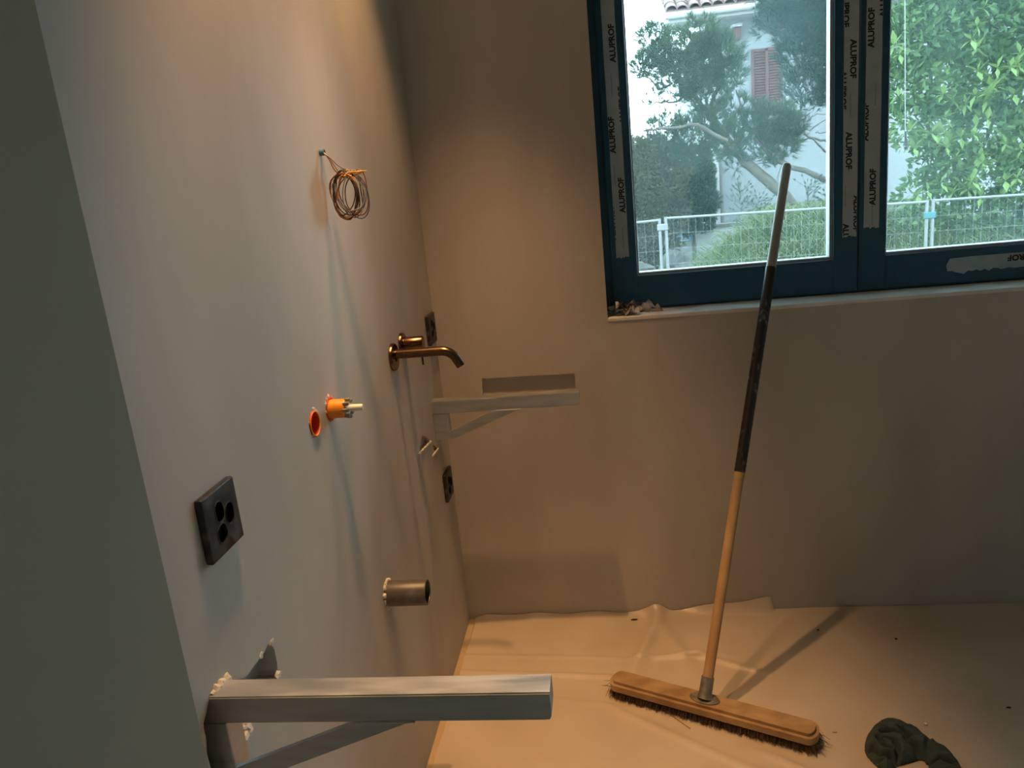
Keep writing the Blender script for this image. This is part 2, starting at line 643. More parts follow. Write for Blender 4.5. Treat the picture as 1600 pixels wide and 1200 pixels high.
# glazed door added out of view on this wall to bring more daylight in
door = struct('added_door_1', ((GX0 + GX1) / 2, .1, 0))
obj('added_door_frame', ring_frame(nb(), GX0, GX1, 0, GZ1, .07, .07, .09, .07, .1, .17), M['frame'], door)
obj('mullion', box(nb(), (GX0 + GX1) / 2 - .04, (GX0 + GX1) / 2 + .04, .1, .17, .09, GZ1 - .07, .002), M['frame'], door)
for (a, c) in ((GX0 + .07, (GX0 + GX1) / 2 - .04), ((GX0 + GX1) / 2 + .04, GX1 - .07)):
    obj('pane', box(nb(), a, c, .13, .133, .09, GZ1 - .07), M['glass'], door)

# ------------------------------------------------------------------ ceiling spots
M['lampglow'] = emis('lamp_lens', (1, .72, .42), 12)
M['lampring'] = mat('lamp_ring', (.7, .7, .68), .4)
for k, (sx, sy) in enumerate(SPOTS):
    t_ = thing('downlight', ('round recessed ceiling downlight nearest the window wall', 'round recessed ceiling downlight, second from the window wall')[k], 'downlight', (sx, sy, H), 'ceiling downlights along the left wall')
    obj('trim_ring', lathe(nb(), (sx, sy, H), (0, 0, -1), [(0, .030), (0, .045), (.004, .044), (.006, .036), (.002, .030)], 28), M['lampring'], t_, 40)
    obj('lens', lathe(nb(), (sx, sy, H - .001), (0, 0, -1), [(0, 0), (0, .029)], 24), M['lampglow'], t_)
    ld = bpy.data.lights.new('spot_beam', 'SPOT')
    ld.energy = SPOT_W
    ld.color = SPOT_COL
    ld.spot_size = math.radians(54)
    ld.spot_blend = 0.8
    ld.shadow_soft_size = 0.022
    lo = bpy.data.objects.new('spot_beam', ld)
    COL.objects.link(lo)
    lo.parent = t_
    lo.location = (0, 0, -.012)

# ------------------------------------------------------------------ floor film
def film_h(x, y):
    h = .0015 + .0022 * (noise.noise(Vector((x * 3.1, y * 3.4, .3))) + .6)
    h += .0016 * abs(noise.noise(Vector((x * 11, y * 13, 4.3))))

    def ridge(ax, ay, bx, by, w, a):
        d = Vector((bx - ax, by - ay))
        L = d.length
        d /= L
        s = (x - ax) * d.x + (y - ay) * d.y
        q = abs(-(x - ax) * d.y + (y - ay) * d.x)
        e = 1.0
        if s < 0:
            e = math.exp(-(s / .05) ** 2)
        elif s > L:
            e = math.exp(-((s - L) / .05) ** 2)
        return a * math.exp(-(q / w) ** 2) * e
    h += ridge(.02, -.275, .40, -.305, .007, .008)
    h += ridge(.05, -.20, .40, -.22, .006, .004)
    h += ridge(.53, -.228, .66, -.222, .008, .012)
    h += ridge(.66, -.222, .79, -.29, .010, .010)
    h += ridge(.57, -.03, .50, -.25, .018, .012)
    h += ridge(.56, -.02, .63, -.24, .02, .006)
    h += ridge(.45, -.45, .95, -.80, .012, .006)
    h += ridge(.80, -.62, 1.1, -.85, .010, .008)
    h += ridge(.30, -.40, .60, -.46, .006, .003)
    # film turned up where it meets the window wall
    lift = 0.0
    if y > -.035:
        k = (y + .035) / .033
        prof = .010 + .010 * max(0, 1 - abs(x - .56) / .05) + .034 * max(0, min(1, (x - .62) / .28)) * (1 if x < .902 else 0) + .003 * math.sin(x * 37)
        if x > .905:
            prof = .004
        if x < .05:
            prof *= max(0, (x - .01) / .04)
        lift = prof * k * k
    return h + lift


bm = nb()
X0, X1, Y0, Y1 = .018, 2.6, -2.4, -.0025
nx_, ny_ = 300, 240
xs = [X0 + (X1 - X0) * ((i / nx_) ** 1.35) for i in range(nx_ + 1)]
ys = [Y1 + (Y0 - Y1) * ((j / ny_) ** 1.6) for j in range(ny_ + 1)]
grid = []
for j, y in enumerate(ys):
    row = []
    for i, x in enumerate(xs):
        xx = x
        if i == 0:
            xx = x + .006 * noise.noise(Vector((0, y * 6, 2)))
        row.append(bm.verts.new((xx, y, film_h(x, y))))
    grid.append(row)
for j in range(ny_):
    for i in range(nx_):
        # the film leaves the near partition free
        bm.faces.new((grid[j][i], grid[j][i + 1], grid[j + 1][i + 1], grid[j + 1][i]))
for f in [f for f in bm.faces if f.calc_center_median().x < .11 and f.calc_center_median().y < -1.54]:
    bm.faces.remove(f)
for v in [v for v in bm.verts if not v.link_faces]:
    bm.verts.remove(v)
fo = obj('floor_film', bm, M['film'], smooth=180)
tag(fo, 'wrinkled cream plastic protective film spread over the floor', 'protective film')

# ------------------------------------------------------------------ steel brackets
def bracket(label, yf, xleg0, xleg1, zt, L, xbase, leg):
    t_ = thing('steel_bracket', label, 'bracket', (xbase, yf + .0175, zt - .12), 'vanity support brackets on the left wall')
    y0, y1 = yf, yf + .035
    s = .035
    # arm, rounded lower toe
    b = nb()
    pr = [(xleg0, zt - s), (L - .006, zt - s), (L - .002, zt - s + .002), (L, zt - s + .006), (L, zt), (xleg0, zt)]
    prism(b, [(x, y0, z) for x, z in pr], (0, y1 - y0, 0))
    bmesh.ops.bevel(b, geom=[e for e in b.edges if abs(e.verts[0].co.y - e.verts[1].co.y) < 1e-6 and abs(e.verts[0].co.z - e.verts[1].co.z) < 1e-6], offset=.0016, segments=2, affect='EDGES')
    obj('arm', b, M['steel'], t_)
    obj('wall_leg', box(nb(), xleg0, xleg1, y0 + .0006, y1 - .0006, zt - leg, zt - s - .0003, .0015), M['steel'], t_)
    # diagonal brace, flat strip flush with the front
    x_top0, x_top1 = .172, .236
    zh = zt - s - .39 * (x_top0 - xleg1)
    zl_ = zt - s - .39 * (x_top1 - xleg1)
    pts = [(x_top0, y0 + .0012, zt - s), (x_top1, y0 + .0012, zt - s), (xleg1, y0 + .0012, zl_), (xleg1, y0 + .0012, zh)]
    b = prism(nb(), pts, (0, .006, 0))
    obj('brace', b, M['steel'], t_)
    obj('weld', tube(nb(), [(x_top0 - .004 + k * .009, y0 + .0005 + .0006 * (k % 2), zt - s - .0004) for k in range(9)], [.0012, .002, .0016, .0022, .0015, .002, .0017, .0021, .001], 6), M['steel'], t_)
    return t_


ZBR = .7397
bracket('grey steel bracket in the foreground, close to the partition', -1.3765, -.03, .0145, ZBR, .3944, 0, .17)
bracket('warm-lit steel bracket close beside the window wall', -.1476, 0.0, .040, ZBR, .3944, 0, .108)

# ------------------------------------------------------------------ sockets
def rot_hex(cy, cz, pts):
    return [(cy + a, cz + c) for a, c in pts]


def socket(label, cy, cz):
    t_ = thing('wall_socket', label, 'socket', (0, cy, cz - .0405), 'black sockets on the left wall')
    h = .0405
    b = box(nb(), 0.0005, .010, cy - h, cy + h, cz - h, cz + h, .0022, 3)
    plate = obj('cover_plate', b, M['blackplastic'], t_, 30)
    holes = []
    # three outlets in a trefoil, separated by a Y-shaped web (y runs to the right on the wall)
    def rounded(c, rx, rz, rot, corner):
        out_ = []
        for k in range(20):
            a = 2 * math.pi * k / 20
            ca, sa = math.cos(a), math.sin(a)
            p_ = 2.6
            r_ = (abs(ca) ** p_ + abs(sa) ** p_) ** (-1 / p_)
            x_, z_ = rx * r_ * ca, rz * r_ * sa
            out_.append((c[0] + x_ * math.cos(rot) - z_ * math.sin(rot), c[1] + x_ * math.sin(rot) + z_ * math.cos(rot)))
        return out_
    for (c, rx, rz, rot) in (((-.0065, .0125), .0100, .0130, .10), ((.0160, .0015), .0098, .0135, -.10), ((-.0085, -.0145), .0115, .0115, .3)):
        holes.append([(.03, cy + a, cz + e) for a, e in rounded(c, rx, rz, rot, 0)])
    cut(plate, [prism(nb(), hp, (-.0265, 0, 0)) for hp in holes])
    for hp in holes:
        b = prism(nb(), [(.0034, a, e) for _, a, e in hp], (.0008, 0, 0))
        obj('outlet', b, M['blackhole'], t_)
        tubes = [(.0102, a, e) for _, a, e in hp]
        obj('outlet_rim', tube(nb(), tubes, .0007, 5, closed=True), M['blackplastic'], t_)
    return t_


socket('black triple socket on the left wall above the foreground bracket', -1.2855, .9208)
socket('upper black socket in the corner, behind the tap', -.0635, .922)
socket('lower black socket in the corner, below the far bracket', -.0885, .481)

# ------------------------------------------------------------------ tap
SY, SZ = -.449, .934
t_ = thing('tap_spout', 'brushed bronze wall-mounted spout with a round rosette', 'tap', (0, SY, SZ - .03))
obj('rosette', lathe(nb(), (0, SY, SZ - .003), (1, 0, 0), [(0, .0), (0, .031), (.006, .031), (.008, .0295), (.0085, .011)], 36), M['bronze'], t_, 40)
pts = [(.006, SY, SZ + .003), (.06, SY, SZ + .003), (.112, SY, SZ + .003)]
for k in range(1, 11):
    a = math.radians(62) * k / 10
    pts.append((.112 + .036 * math.sin(a), SY, SZ + .003 - .036 * (1 - math.cos(a))))
a = math.radians(62)
e = Vector(pts[-1])
pts.append(tuple(e + Vector((math.cos(a), 0, -math.sin(a))) * .020))
obj('spout', tube(nb(), pts, .0105, 20), M['bronze'], t_, 40)
HY, HZ = -.362, .942
t_ = thing('mixer_valve', 'brushed bronze cylindrical mixer handle behind the spout', 'tap', (0, HY, HZ - .03))
obj('rosette', lathe(nb(), (0, HY, HZ), (1, 0, 0), [(0, .0), (0, .027), (.006, .027), (.008, .0255), (.0085, .012)], 36), M['bronze'], t_, 40)
obj('knob', lathe(nb(), (.008, HY, HZ), (1, 0, 0), [(0, .0), (0, .0165), (.044, .0165), (.0455, .0155), (.046, 0)], 32), M['bronze'], t_, 40)
obj('lever_pin', tube(nb(), [(.046, HY, HZ - .012), (.046, HY, HZ - .052)], .0024, 10), M['bronze'], t_, 40)

# ------------------------------------------------------------------ sleeves in the wall
t_ = thing('wall_sleeve', 'open red-orange plastic sleeve sunk flush into the left wall', 'pipe sleeve', (0, HOLE1.y, HOLE1.z - .021))
obj('tube', lathe(nb(), HOLE1 + Vector((.0015, 0, 0)), (-1, 0, 0), [(0, .0185), (0, .0213), (.020, .0213), (.020, .0), (.016, .0), (.016, .0185), (0, .0185)], 32), M['red'], t_, 40)
obj('orange_lip', lathe(nb(), HOLE1 + Vector((.0022, 0, 0)), (-1, 0, 0), [(0, .0185), (-.0006, .020), (0, .0218), (.004, .0185), (0, .0185)], 32), M['orange'], t_, 40)
t_ = thing('valve_cap', 'orange valve cover with a white stem sticking out of the wall', 'valve cover', (0, HOLE2.y, HOLE2.z - .021))
obj('sleeve', lathe(nb(), HOLE2 + Vector((.0015, 0, 0)), (-1, 0, 0), [(0, .0182), (0, .0213), (.06, .0213), (.06, 0), (.059, 0), (.059, .0182), (0, .0182)], 32), M['red'], t_, 40)
obj('body', lathe(nb(), HOLE2 + Vector((-.04, 0, 0)), (1, 0, 0), [(0, 0), (0, .0165), (.066, .0165), (.069, .0155), (.070, .012)], 32), M['orange'], t_, 40)
b = nb()
for k in range(8):
    a = k * math.pi / 4
    c = HOLE2 + Vector((.033, math.cos(a) * .0145, math.sin(a) * .0145))
    box(b, c.x - .006, c.x + .004, c.y - .003, c.y + .003, c.z - .003, c.z + .003, .0008, 1)
obj('toothed_ring', b, M['zinc'], t_)
obj('inner_disc', lathe(nb(), HOLE2 + Vector((.027, 0, 0)), (1, 0, 0), [(0, 0), (0, .0125), (.005, .0120), (.006, .007)], 24), M['white'], t_, 40)
obj('stem', lathe(nb(), HOLE2 + Vector((.03, 0, 0)), (1, 0, 0), [(0, 0), (0, .0062), (.026, .0056), (.028, .0045), (.028, 0)], 18), M['white'], t_, 40)
rnd = random.Random(8)
for hc in (HOLE1, HOLE2):
    for k in range(9):
        a = rnd.uniform(0, 2 * math.pi)
        obj('plaster_crumb', lump(nb(), hc + Vector((0, math.cos(a) * .0225, math.sin(a) * .0225 + .001)), rnd.uniform(.0015, .0032), k + 60, (.6, 1, 1.3), .6, 1), M['filler'], wall_left)

# ------------------------------------------------------------------ drain pipe
PY, PZ = -.716, .496
t_ = thing('drain_pipe', 'short grey plastic drain pipe stub jutting from the left wall', 'pipe', (0, PY, PZ - .026))
obj('pipe_stub', lathe(nb(), (0, PY, PZ), (1, 0, 0), [(.0, .022), (0.0, .026), (.083, .026), (.0845, .0252), (.0845, .0226), (.083, .022), (.002, .022)], 40), M['pipe'], t_, 40)
obj('dark_bore', lathe(nb(), (.004, PY, PZ), (1, 0, 0), [(0, 0), (0, .0219), (.02, .0219)], 32), M['blackhole'], t_, 40)
for k in range(16):
    a = 2 * math.pi * k / 16 + rnd.uniform(-.15, .15)
    obj('plaster_collar', lump(nb(), (.002, PY + math.cos(a) * .0275, PZ + math.sin(a) * .0275), rnd.uniform(.003, .0062), k + 90, (.7, 1, 1.1), .6, 1), M['filler'], t_)

# ------------------------------------------------------------------ wire coil
CW = Vector((0, -.721, 1.364))
t_ = thing('wire_coil', 'coiled bundle of thin coloured electric wires hanging from the wall', 'wires', CW)
obj('conduit_end', lathe(nb(), CW, (1, 0, 0), [(-.0, .004), (0, .0060), (.008, .0058), (.0085, .0042), (.0, .004)], 18), M['blue'], t_, 40)
obj('dark_bore', lathe(nb(), CW + Vector((.003, 0, 0)), (1, 0, 0), [(0, 0), (0, .0041)], 16), M['blackhole'], t_)
WM = {n: mat('wire_' + n, c, .4) for n, c in {'brown': (.16, .065, .035), 'orange': (.75, .32, .04), 'grey': (.20, .22, .25), 'blue': (.10, .12, .24),
                                              'green': (.10, .13, .045), 'pink': (.62, .40, .28), 'black': (.03, .03, .03), 'yellow': (.72, .48, .06)}.items()}
CC = Vector((.043, -.722, 1.289))
rnd = random.Random(12)
right = RT.copy()
order = ['brown', 'black', 'grey', 'green', 'brown', 'blue', 'pink', 'brown', 'black', 'brown', 'orange', 'grey']
for k, cn in enumerate(order):
    pts = []
    yaw = -.15 + .95 * (k / 11) + rnd.uniform(-.1, .1)
    ax_u = Vector((math.cos(yaw), math.sin(yaw) * .9, rnd.uniform(-.12, .12)))
    ax_v = Vector((rnd.uniform(-.1, .1), rnd.uniform(-.25, .25), 1))
    c = CC + Vector((rnd.uniform(-.011, .013), rnd.uniform(-.006, .006), rnd.uniform(-.004, .004)))
    ru, rv = rnd.uniform(.016, .026), rnd.uniform(.035, .042)
    ph = math.pi / 2 + rnd.uniform(-.4, .4)
    turns = 1.0 if k > 2 else 1.9
    n = int(34 * turns)
    for j in range(n + 1):
        a = ph + 2 * math.pi * turns * j / n
        w = 1 + .07 * math.sin(3 * a + k) + .10 * noise.noise(Vector((a * 1.3, k * 2.7, 0)))
        pts.append(c + ax_u * (ru * w * math.cos(a)) + ax_v * (rv * w * math.sin(a)) + Vector((0, .006 * j / n, 0)))
    if k in (0, 2, 6):       # these three come straight from the conduit
        st = CW + Vector((.006, rnd.uniform(-.003, .003), rnd.uniform(-.003, .002)))
        e = pts[0]
        pts = [st + (e - st) * (j / 6) + Vector((.002 * math.sin(j), 0, -.002 * math.sin(j * .5))) for j in range(6)] + pts
    obj('wire', tube(nb(), pts, .00115, 6), WM[cn], t_, 180)
for k, cn in enumerate(('yellow', 'orange', 'pink', 'yellow')):
    a = CC + Vector((-.012 + .004 * k, 0, .034))
    e = at(573 - 4 * k, 267 + 2.4 * k, 1, -.722)
    m_ = (a + e) / 2 + Vector((0, .004 * k, .002))
    obj('wire', tube(nb(), [a, (a + m_) / 2, m_, e], .0011, 6), WM[cn], t_, 180)
obj('binding', tube(nb(), [CC + Vector((-.010 + .002 * j, -.004 + .003 * (j % 3), .030 + .003 * math.sin(j * 2.1))) for j in range(10)], .0019, 6), WM['orange'], t_, 180)

# ------------------------------------------------------------------ broom
BZ = .050
tip = at(1230, 255, 1, GY - .014)
base = at(1101, 1092, 2, BZ)
axis = (tip - base).normalized()
hl, hr = at(957, 1064, 2, BZ), at(1266, 1148, 2, BZ)
hm = (hl + hr) / 2
hd = (hr - hl)
HLEN = hd.length + .035
hd.normalize()
hn = Vector((-hd.y, hd.x, 0))
t_ = thing('broom', 'wide wooden floor broom leaning on the window, black tape round its handle', 'broom', (base.x, base.y, 0))


def loc_head(s, w, z):
    return base + hd * s + hn * w + Vector((0, 0, z - BZ))


s0 = (hl - base).dot(hd) - .014
s1 = (hr - base).dot(hd) + .014
HW = .032
outline = []
for k in range(9):
    a = -math.pi / 2 + math.pi * k / 8
    outline.append((s1 - HW * .62 + HW * .62 * math.cos(a), HW * math.sin(a)))
for k in range(9):
    a = math.pi / 2 + math.pi * k / 8
    outline.append((s0 + HW * .62 + HW * .62 * math.cos(a), HW * math.sin(a)))
b = prism(nb(), [loc_head(s, w, BZ - .024) for s, w in outline], (0, 0, .024))
bmesh.ops.bevel(b, geom=[e for e in b.edges if abs(e.verts[0].co.z - e.verts[1].co.z) < 1e-6 and e.verts[0].co.z > BZ - .01], offset=.008, segments=4, affect='EDGES')
obj('head_block', b, M['headwood'], t_, 40)
rnd = random.Random(21)
b = nb()
for k in range(5200):
    s = rnd.uniform(s0 + .004, s1 - .004)
    w = rnd.uniform(-HW * .86, HW * .86)
    top = loc_head(s, w, BZ - .022)
    ends = (s - (s0 + s1) / 2) / ((s1 - s0) / 2)
    fl = .012 * (w / HW) + rnd.uniform(-.004, .004)
    fs = .010 * ends ** 5 * (1 if ends > 0 else .5) + .004 * rnd.uniform(-1, 1)
    bot = loc_head(s + fs, w + fl - .002, .006 + rnd.uniform(0, .003))
    mid = (top + bot) / 2 + hn * (.001 * rnd.uniform(-1, 1))
    r_ = .00055
    sd = hd * r_ + hn * (r_ * rnd.uniform(-1, 1))
    va = [b.verts.new(top - sd), b.verts.new(top + sd), b.verts.new(bot + sd * .6), b.verts.new(bot - sd * .6)]
    b.faces.new(va)
for k in range(16):      # stray bristles at both ends
    e_ = s1 if k < 11 else s0
    sg = 1 if k < 11 else -1
    st = loc_head(e_ - sg * .006, rnd.uniform(-HW, HW * .6), BZ - .026)
    en = st + hd * sg * rnd.uniform(.015, .034) + Vector((0, 0, -.020 + rnd.uniform(0, .018))) + hn * rnd.uniform(-.012, .012)
    tube(b, [st, (st + en) / 2 + Vector((0, 0, .003)), en], [.0006, .0006, .0003], 4)
br = obj('bristles', b, M['bristle'], t_)
br['kind'] = 'stuff'
# metal socket
b = nb()
n_ = 28
for zz, (ra, rb) in ((BZ + .0003, (.036, .021)), (BZ + .0028, (.0345, .0195))):
    pass
ringA = [loc_head(.036 * math.cos(k * 2 * math.pi / n_), .021 * math.sin(k * 2 * math.pi / n_), BZ + .0003) for k in range(n_)]
prism(b, ringA, (0, 0, .0026))
obj('flange', b, M['zinc'], t_, 40)
for (a_, c_) in ((-.022, -.006), (-.022, .009), (.022, -.008), (.022, .008)):
    obj('screw', lathe(nb(), loc_head(a_, c_, BZ + .0029), (0, 0, 1), [(0, .0036), (.0012, .003), (.0018, 0)], 10), M['zinc'], t_, 40)
u_ = base + Vector((0, 0, .002))
obj('ferrule', tube(nb(), [u_, u_ + axis * .012, u_ + axis * .045, u_ + axis * .050], [.0185, .0155, .0150, .0152], 20), M['zinc'], t_, 40)


def along(v):
    """distance along the handle where the photo shows image row v"""
    lo_, hi_ = 0.0, 1.5
    for _ in range(40):
        m_ = (lo_ + hi_) / 2
        d = base + axis * m_ - CAM
        vv = 600 - FPX * d.dot(UP) / d.dot(FW)
        if vv > v:
            lo_ = m_
        else:
            hi_ = m_
    return lo_


LT = (tip - base).length
T0, T1 = along(738), along(418)
obj('handle', tube(nb(), [base + axis * s for s in (.03, .25, .5, T1 + .001)], .0125, 20), M['wood'], t_, 40)
obj('handle_top', tube(nb(), [base + axis * s for s in (T1, T1 + .1, LT - .012, LT - .006, LT - .002, LT)], [.0124, .0124, .0123, .0112, .0085, .003], 20), M['greywood'], t_, 40)
pts, rs = [], []
n_ = 90
for k in range(n_ + 1):
    pts.append(base + axis * (T0 + (T1 - T0) * k / n_))
    rs.append(.0134 + .00035 * (k % 2) + .0005 * noise.noise(Vector((k * .31, 2, 1))))
obj('grip_tape', tube(nb(), pts, rs, 20), M['blacktape'], t_, 60)
obj('tape_tail', tube(nb(), [base + axis * (T0 - .016), base + axis * (T0 - .008), base + axis * T0], [.0129, .0133, .0134], 20), M['straw'], t_, 60)
# loose bristle under the front of the broom
pp = [at(u, v, 2, .008) for u, v in ((1008, 1094), (1025, 1100), (1044, 1112), (1062, 1124), (1078, 1136))]
pp = [Vector((p.x, p.y, film_h(p.x, p.y) + .0022)) for p in pp]
tag(obj('loose_straw', tube(nb(), pp, .0011, 6), M['straw'], origin=pp[2]), 'thin curved straw lying on the film in front of the broom head', 'straw')

# ------------------------------------------------------------------ rag
rc = at(1412, 1168, 2, .02)
def catmull(P, n):
    out_ = []
    for i in range(len(P) - 1):
        a, b_, c, d = P[max(0, i - 1)], P[i], P[i + 1], P[min(len(P) - 1, i + 2)]
        for k in range(n):
            t1 = k / n
            out_.append(.5 * ((2 * b_) + (c - a) * t1 + (2 * a - 5 * b_ + 4 * c - d) * t1 ** 2 + (3 * b_ - a - 3 * c + d) * t1 ** 3))
    out_.append(P[-1])
    return out_


ragpx = ((1350, 1167), (1355, 1149), (1370, 1134), (1390, 1129), (1407, 1132), (1427, 1141), (1450, 1155), (1470, 1170), (1490, 1184), (1502, 1200), (1516, 1226), (1510, 1250),
         (1480, 1246), (1458, 1216), (1450, 1196), (1441, 1186), (1426, 1189), (1412, 1193), (1401, 1196), (1396, 1205), (1384, 1207), (1368, 1194), (1355, 1180), (1350, 1167))
rout = catmull([at(u, v, 2, .008).to_2d() for u, v in ragpx], 5)
creases = [[at(u, v, 2, .025).to_2d() for u, v in ln] for ln in (((1378, 1146), (1398, 1147), (1418, 1156)), ((1372, 1152), (1376, 1164), (1392, 1172)), ((1353, 1168), (1364, 1167), (1376, 1177), (1392, 1180)),
           ((1407, 1142), (1420, 1152)), ((1416, 1160), (1430, 1170), (1444, 1180)), ((1392, 1180), (1404, 1190)), ((1446, 1186), (1470, 1188), (1486, 1196)), ((1450, 1194), (1472, 1208), (1490, 1226)),
           ((1366, 1182), (1388, 1184)), ((1380, 1156), (1396, 1160), (1404, 1172), (1402, 1184)))]


def seg_d(p, a, b_):
    d = b_ - a
    t1 = max(0, min(1, (p - a).dot(d) / d.length_squared))
    return (p - (a + d * t1)).length


def inside(p):
    c = False
    for a, b_ in zip(rout, rout[1:]):
        if (a.y > p.y) != (b_.y > p.y) and p.x < (b_.x - a.x) * (p.y - a.y) / (b_.y - a.y) + a.x:
            c = not c
    return c


bm = nb()
st_ = .0026
x0_, x1_ = min(p.x for p in rout), max(p.x for p in rout)
y0_, y1_ = min(p.y for p in rout), max(p.y for p in rout)
nxr, nyr = int((x1_ - x0_) / st_) + 1, int((y1_ - y0_) / st_) + 1
cells = {}
vtop, vbot = {}, {}


def ragv(i, j):
    if (i, j) not in vtop:
        p = Vector((x0_ + i * st_, y0_ + j * st_))
        ins = inside(p)
        d = min(seg_d(p, a, b_) for a, b_ in zip(rout, rout[1:]))
        if not ins:
            # pull the rim onto the outline
            a, b_ = min(zip(rout, rout[1:]), key=lambda q_: seg_d(p, q_[0], q_[1]))
            dd = b_ - a
            p = a + dd * max(0, min(1, (p - a).dot(dd) / dd.length_squared))
            d = 0
        w = Vector((p.x * 22 + 1.5 * noise.noise(Vector((p.x * 16, p.y * 16, 5))), p.y * 22, 3))
        fold = 1 - abs(noise.noise(w)) * 1.7
        fine = 1 - abs(noise.noise(Vector((p.x * 60, p.y * 60, 8))))
        h = .034 * min(1, d / .020) ** .55 * (.62 + .42 * fold + .10 * fine)
        for ln in creases:
            q_ = min(seg_d(p, a, b_) for a, b_ in zip(ln, ln[1:]))
            h -= h * .80 * math.exp(-(q_ / .0042) ** 2)
        g_ = film_h(p.x, p.y) + .0006
        vtop[(i, j)] = bm.verts.new((p.x, p.y, g_ + max(.0004, h)))
    return vtop[(i, j)]


for j in range(nyr):
    for i in range(nxr):
        if inside(Vector((x0_ + (i + .5) * st_, y0_ + (j + .5) * st_))):
            try:
                bm.faces.new((ragv(i, j), ragv(i + 1, j), ragv(i + 1, j + 1), ragv(i, j + 1)))
            except ValueError:
                pass
ro = obj('cleaning_rag', bm, M['rag'], smooth=180, origin=(rc.x, rc.y, 0))
tag(ro, 'crumpled dark teal cloth lying on the floor film', 'rag')
sd = ro.modifiers.new('sub', 'SUBSURF')
sd.levels = 1
sd.render_levels = 1

# ------------------------------------------------------------------ crumpled plastic scrap on the sill
t_ = thing('plastic_scrap', 'crumpled clear and grey tape scraps in the window sill corner', 'plastic scrap', (.53, .04, .9035))
M['scrap'] = mat('crumpled_tape', (.20, .20, .20), .25, 0, (.50, .50, .49), 40, lo=.45, hi=.7)
rnd = random.Random(5)
for k in range(9):
    a = Vector((rnd.uniform(.488, .60), rnd.uniform(.008, .075), .908 + rnd.uniform(0, .018)))
    dr = rnd.uniform(-.5, .5)
    n_ = 9
    bm = nb()
    pv = None
    wdir = Vector((rnd.uniform(-.5, .5), rnd.uniform(.2, 1), rnd.uniform(-.6, .9))).normalized() * rnd.uniform(.008, .016)
    for j in range(n_):
        p = a + Vector(((j - 4) * .008 * math.cos(dr), (j - 4) * .006 * math.sin(dr), .008 * math.sin(j * 1.3 + k) + .004 * rnd.uniform(-1, 1)))
        w2 = wdir + Vector((0, 0, .006 * math.sin(j * 2.2 + k)))
        q1, q2 = p - w2, p + w2
        for q in (q1, q2):
            q.z = max(.9042, min(q.z, .945))
            q.x = max(.4835, q.x)
            q.y = max(.001, min(.088, q.y))
        v1, v2 = bm.verts.new(q1), bm.verts.new(q2)
        if pv:
            bm.faces.new((pv[0], pv[1], v2, v1))
        pv = (v1, v2)
    obj('film_strip', bm, M['scrap'], t_)

# ------------------------------------------------------------------ small debris on the floor
def crumb(name, u, v, r, m, label, cat, sq=(1, 1, .6), seed=1):
    p = at(u, v, 2, 0)
    z = film_h(p.x, p.y)
    o_ = obj(name, lump(nb(), (p.x, p.y, z + r * sq[2] * .85), r, seed, sq, .4, 2), m, origin=(p.x, p.y, z))
    tag(o_, label, cat)


crumb('wood_splinter', 991, 970, .007, M['crumb'], 'short dark splinter on the film close to the window wall', 'splinter', (1.4, .35, .35), 3)
crumb('dark_crumb', 1278, 987, .0032, M['crumb'], 'tiny dark crumb on the floor between broom handle and rag, left one', 'crumb', seed=4)
crumb('dark_crumb', 1400, 1001, .0032, M['crumb'], 'tiny dark crumb on the floor straight above the rag', 'crumb', seed=5)
crumb('plaster_crumb', 1446, 1134, .004, M['filler'], 'pale plaster crumb beside the top of the rag', 'crumb', seed=6)
crumb('dark_crumb', 1576, 1108, .0040, M['crumb'], 'small dark crumb at the far right of the floor', 'crumb', (1.5, .6, .4), seed=7)
crumb('brown_crumb', 1304, 1146, .0035, M['straw'], 'small brown crumb beside the right end of the broom head', 'crumb', (1.5, .6, .4), seed=8)

# ------------------------------------------------------------------ outdoors
GZ = -1.37
M['lawn'] = mat('rough_ground', (0.062, 0.074, 0.031), .95, 0, (0.112, 0.105, 0.056), 1.5, bump=.3, bscale=6)
M['grass'] = leaf_mat('grass_blades', (0.062, 0.099, 0.034), (0.124, 0.167, 0.068), .3)
M['pine'] = leaf_mat('pine_needles', (0.022, 0.046, 0.028), (0.046, 0.074, 0.037), .2)
M['pine2'] = leaf_mat('dark_needles', (0.019, 0.043, 0.034), (0.034, 0.065, 0.046), .2)
M['olive'] = leaf_mat('olive_leaves', (0.046, 0.053, 0.028), (0.093, 0.093, 0.053), .25)
M['bushd'] = leaf_mat('dark_leaves', (0.015, 0.043, 0.031), (0.031, 0.068, 0.043), .25)
M['laurel'] = leaf_mat('laurel_leaves', (0.031, 0.087, 0.031), (0.105, 0.186, 0.056), .3)
M['bark'] = mat('bark', (0.053, 0.046, 0.037), .9, 0, (0.087, 0.077, 0.062), 12, bump=.6, bscale=20)
M['housewall'] = mat('white_render', (0.192, 0.212, 0.224), .9, 0, (0.216, 0.236, 0.248), 2, bump=.05, bscale=60)
M['housetrim'] = mat('white_trim', (0.336, 0.352, 0.360), .7)
M['rooftile'] = mat('roof_tile', (.095, .055, .05), .8, 0, (.14, .085, .075), 6)
M['shutter'] = mat('red_shutter', (.085, .03, .03), .7, 0, (.11, .042, .04), 8)
M['galv'] = mat('fence_galvanised', (.14, .15, .155), .6, .0)
M['clamp'] = mat('fence_clamp_teal', (.02, .11, .12), .6)
M['concrete'] = mat('concrete_block', (0.124, 0.124, 0.118), .9)
M['signblue'] = mat('sign_blue', (.08, .30, .46), .6)
M['signwhite'] = mat('sign_white', (.62, .68, .70), .6)
M['stone'] = mat('dark_stone', (.018, .022, .02), .9, 0, (.05, .055, .045), 5, bump=.5, bscale=9)

b = nb()
n_ = 50
gv = []


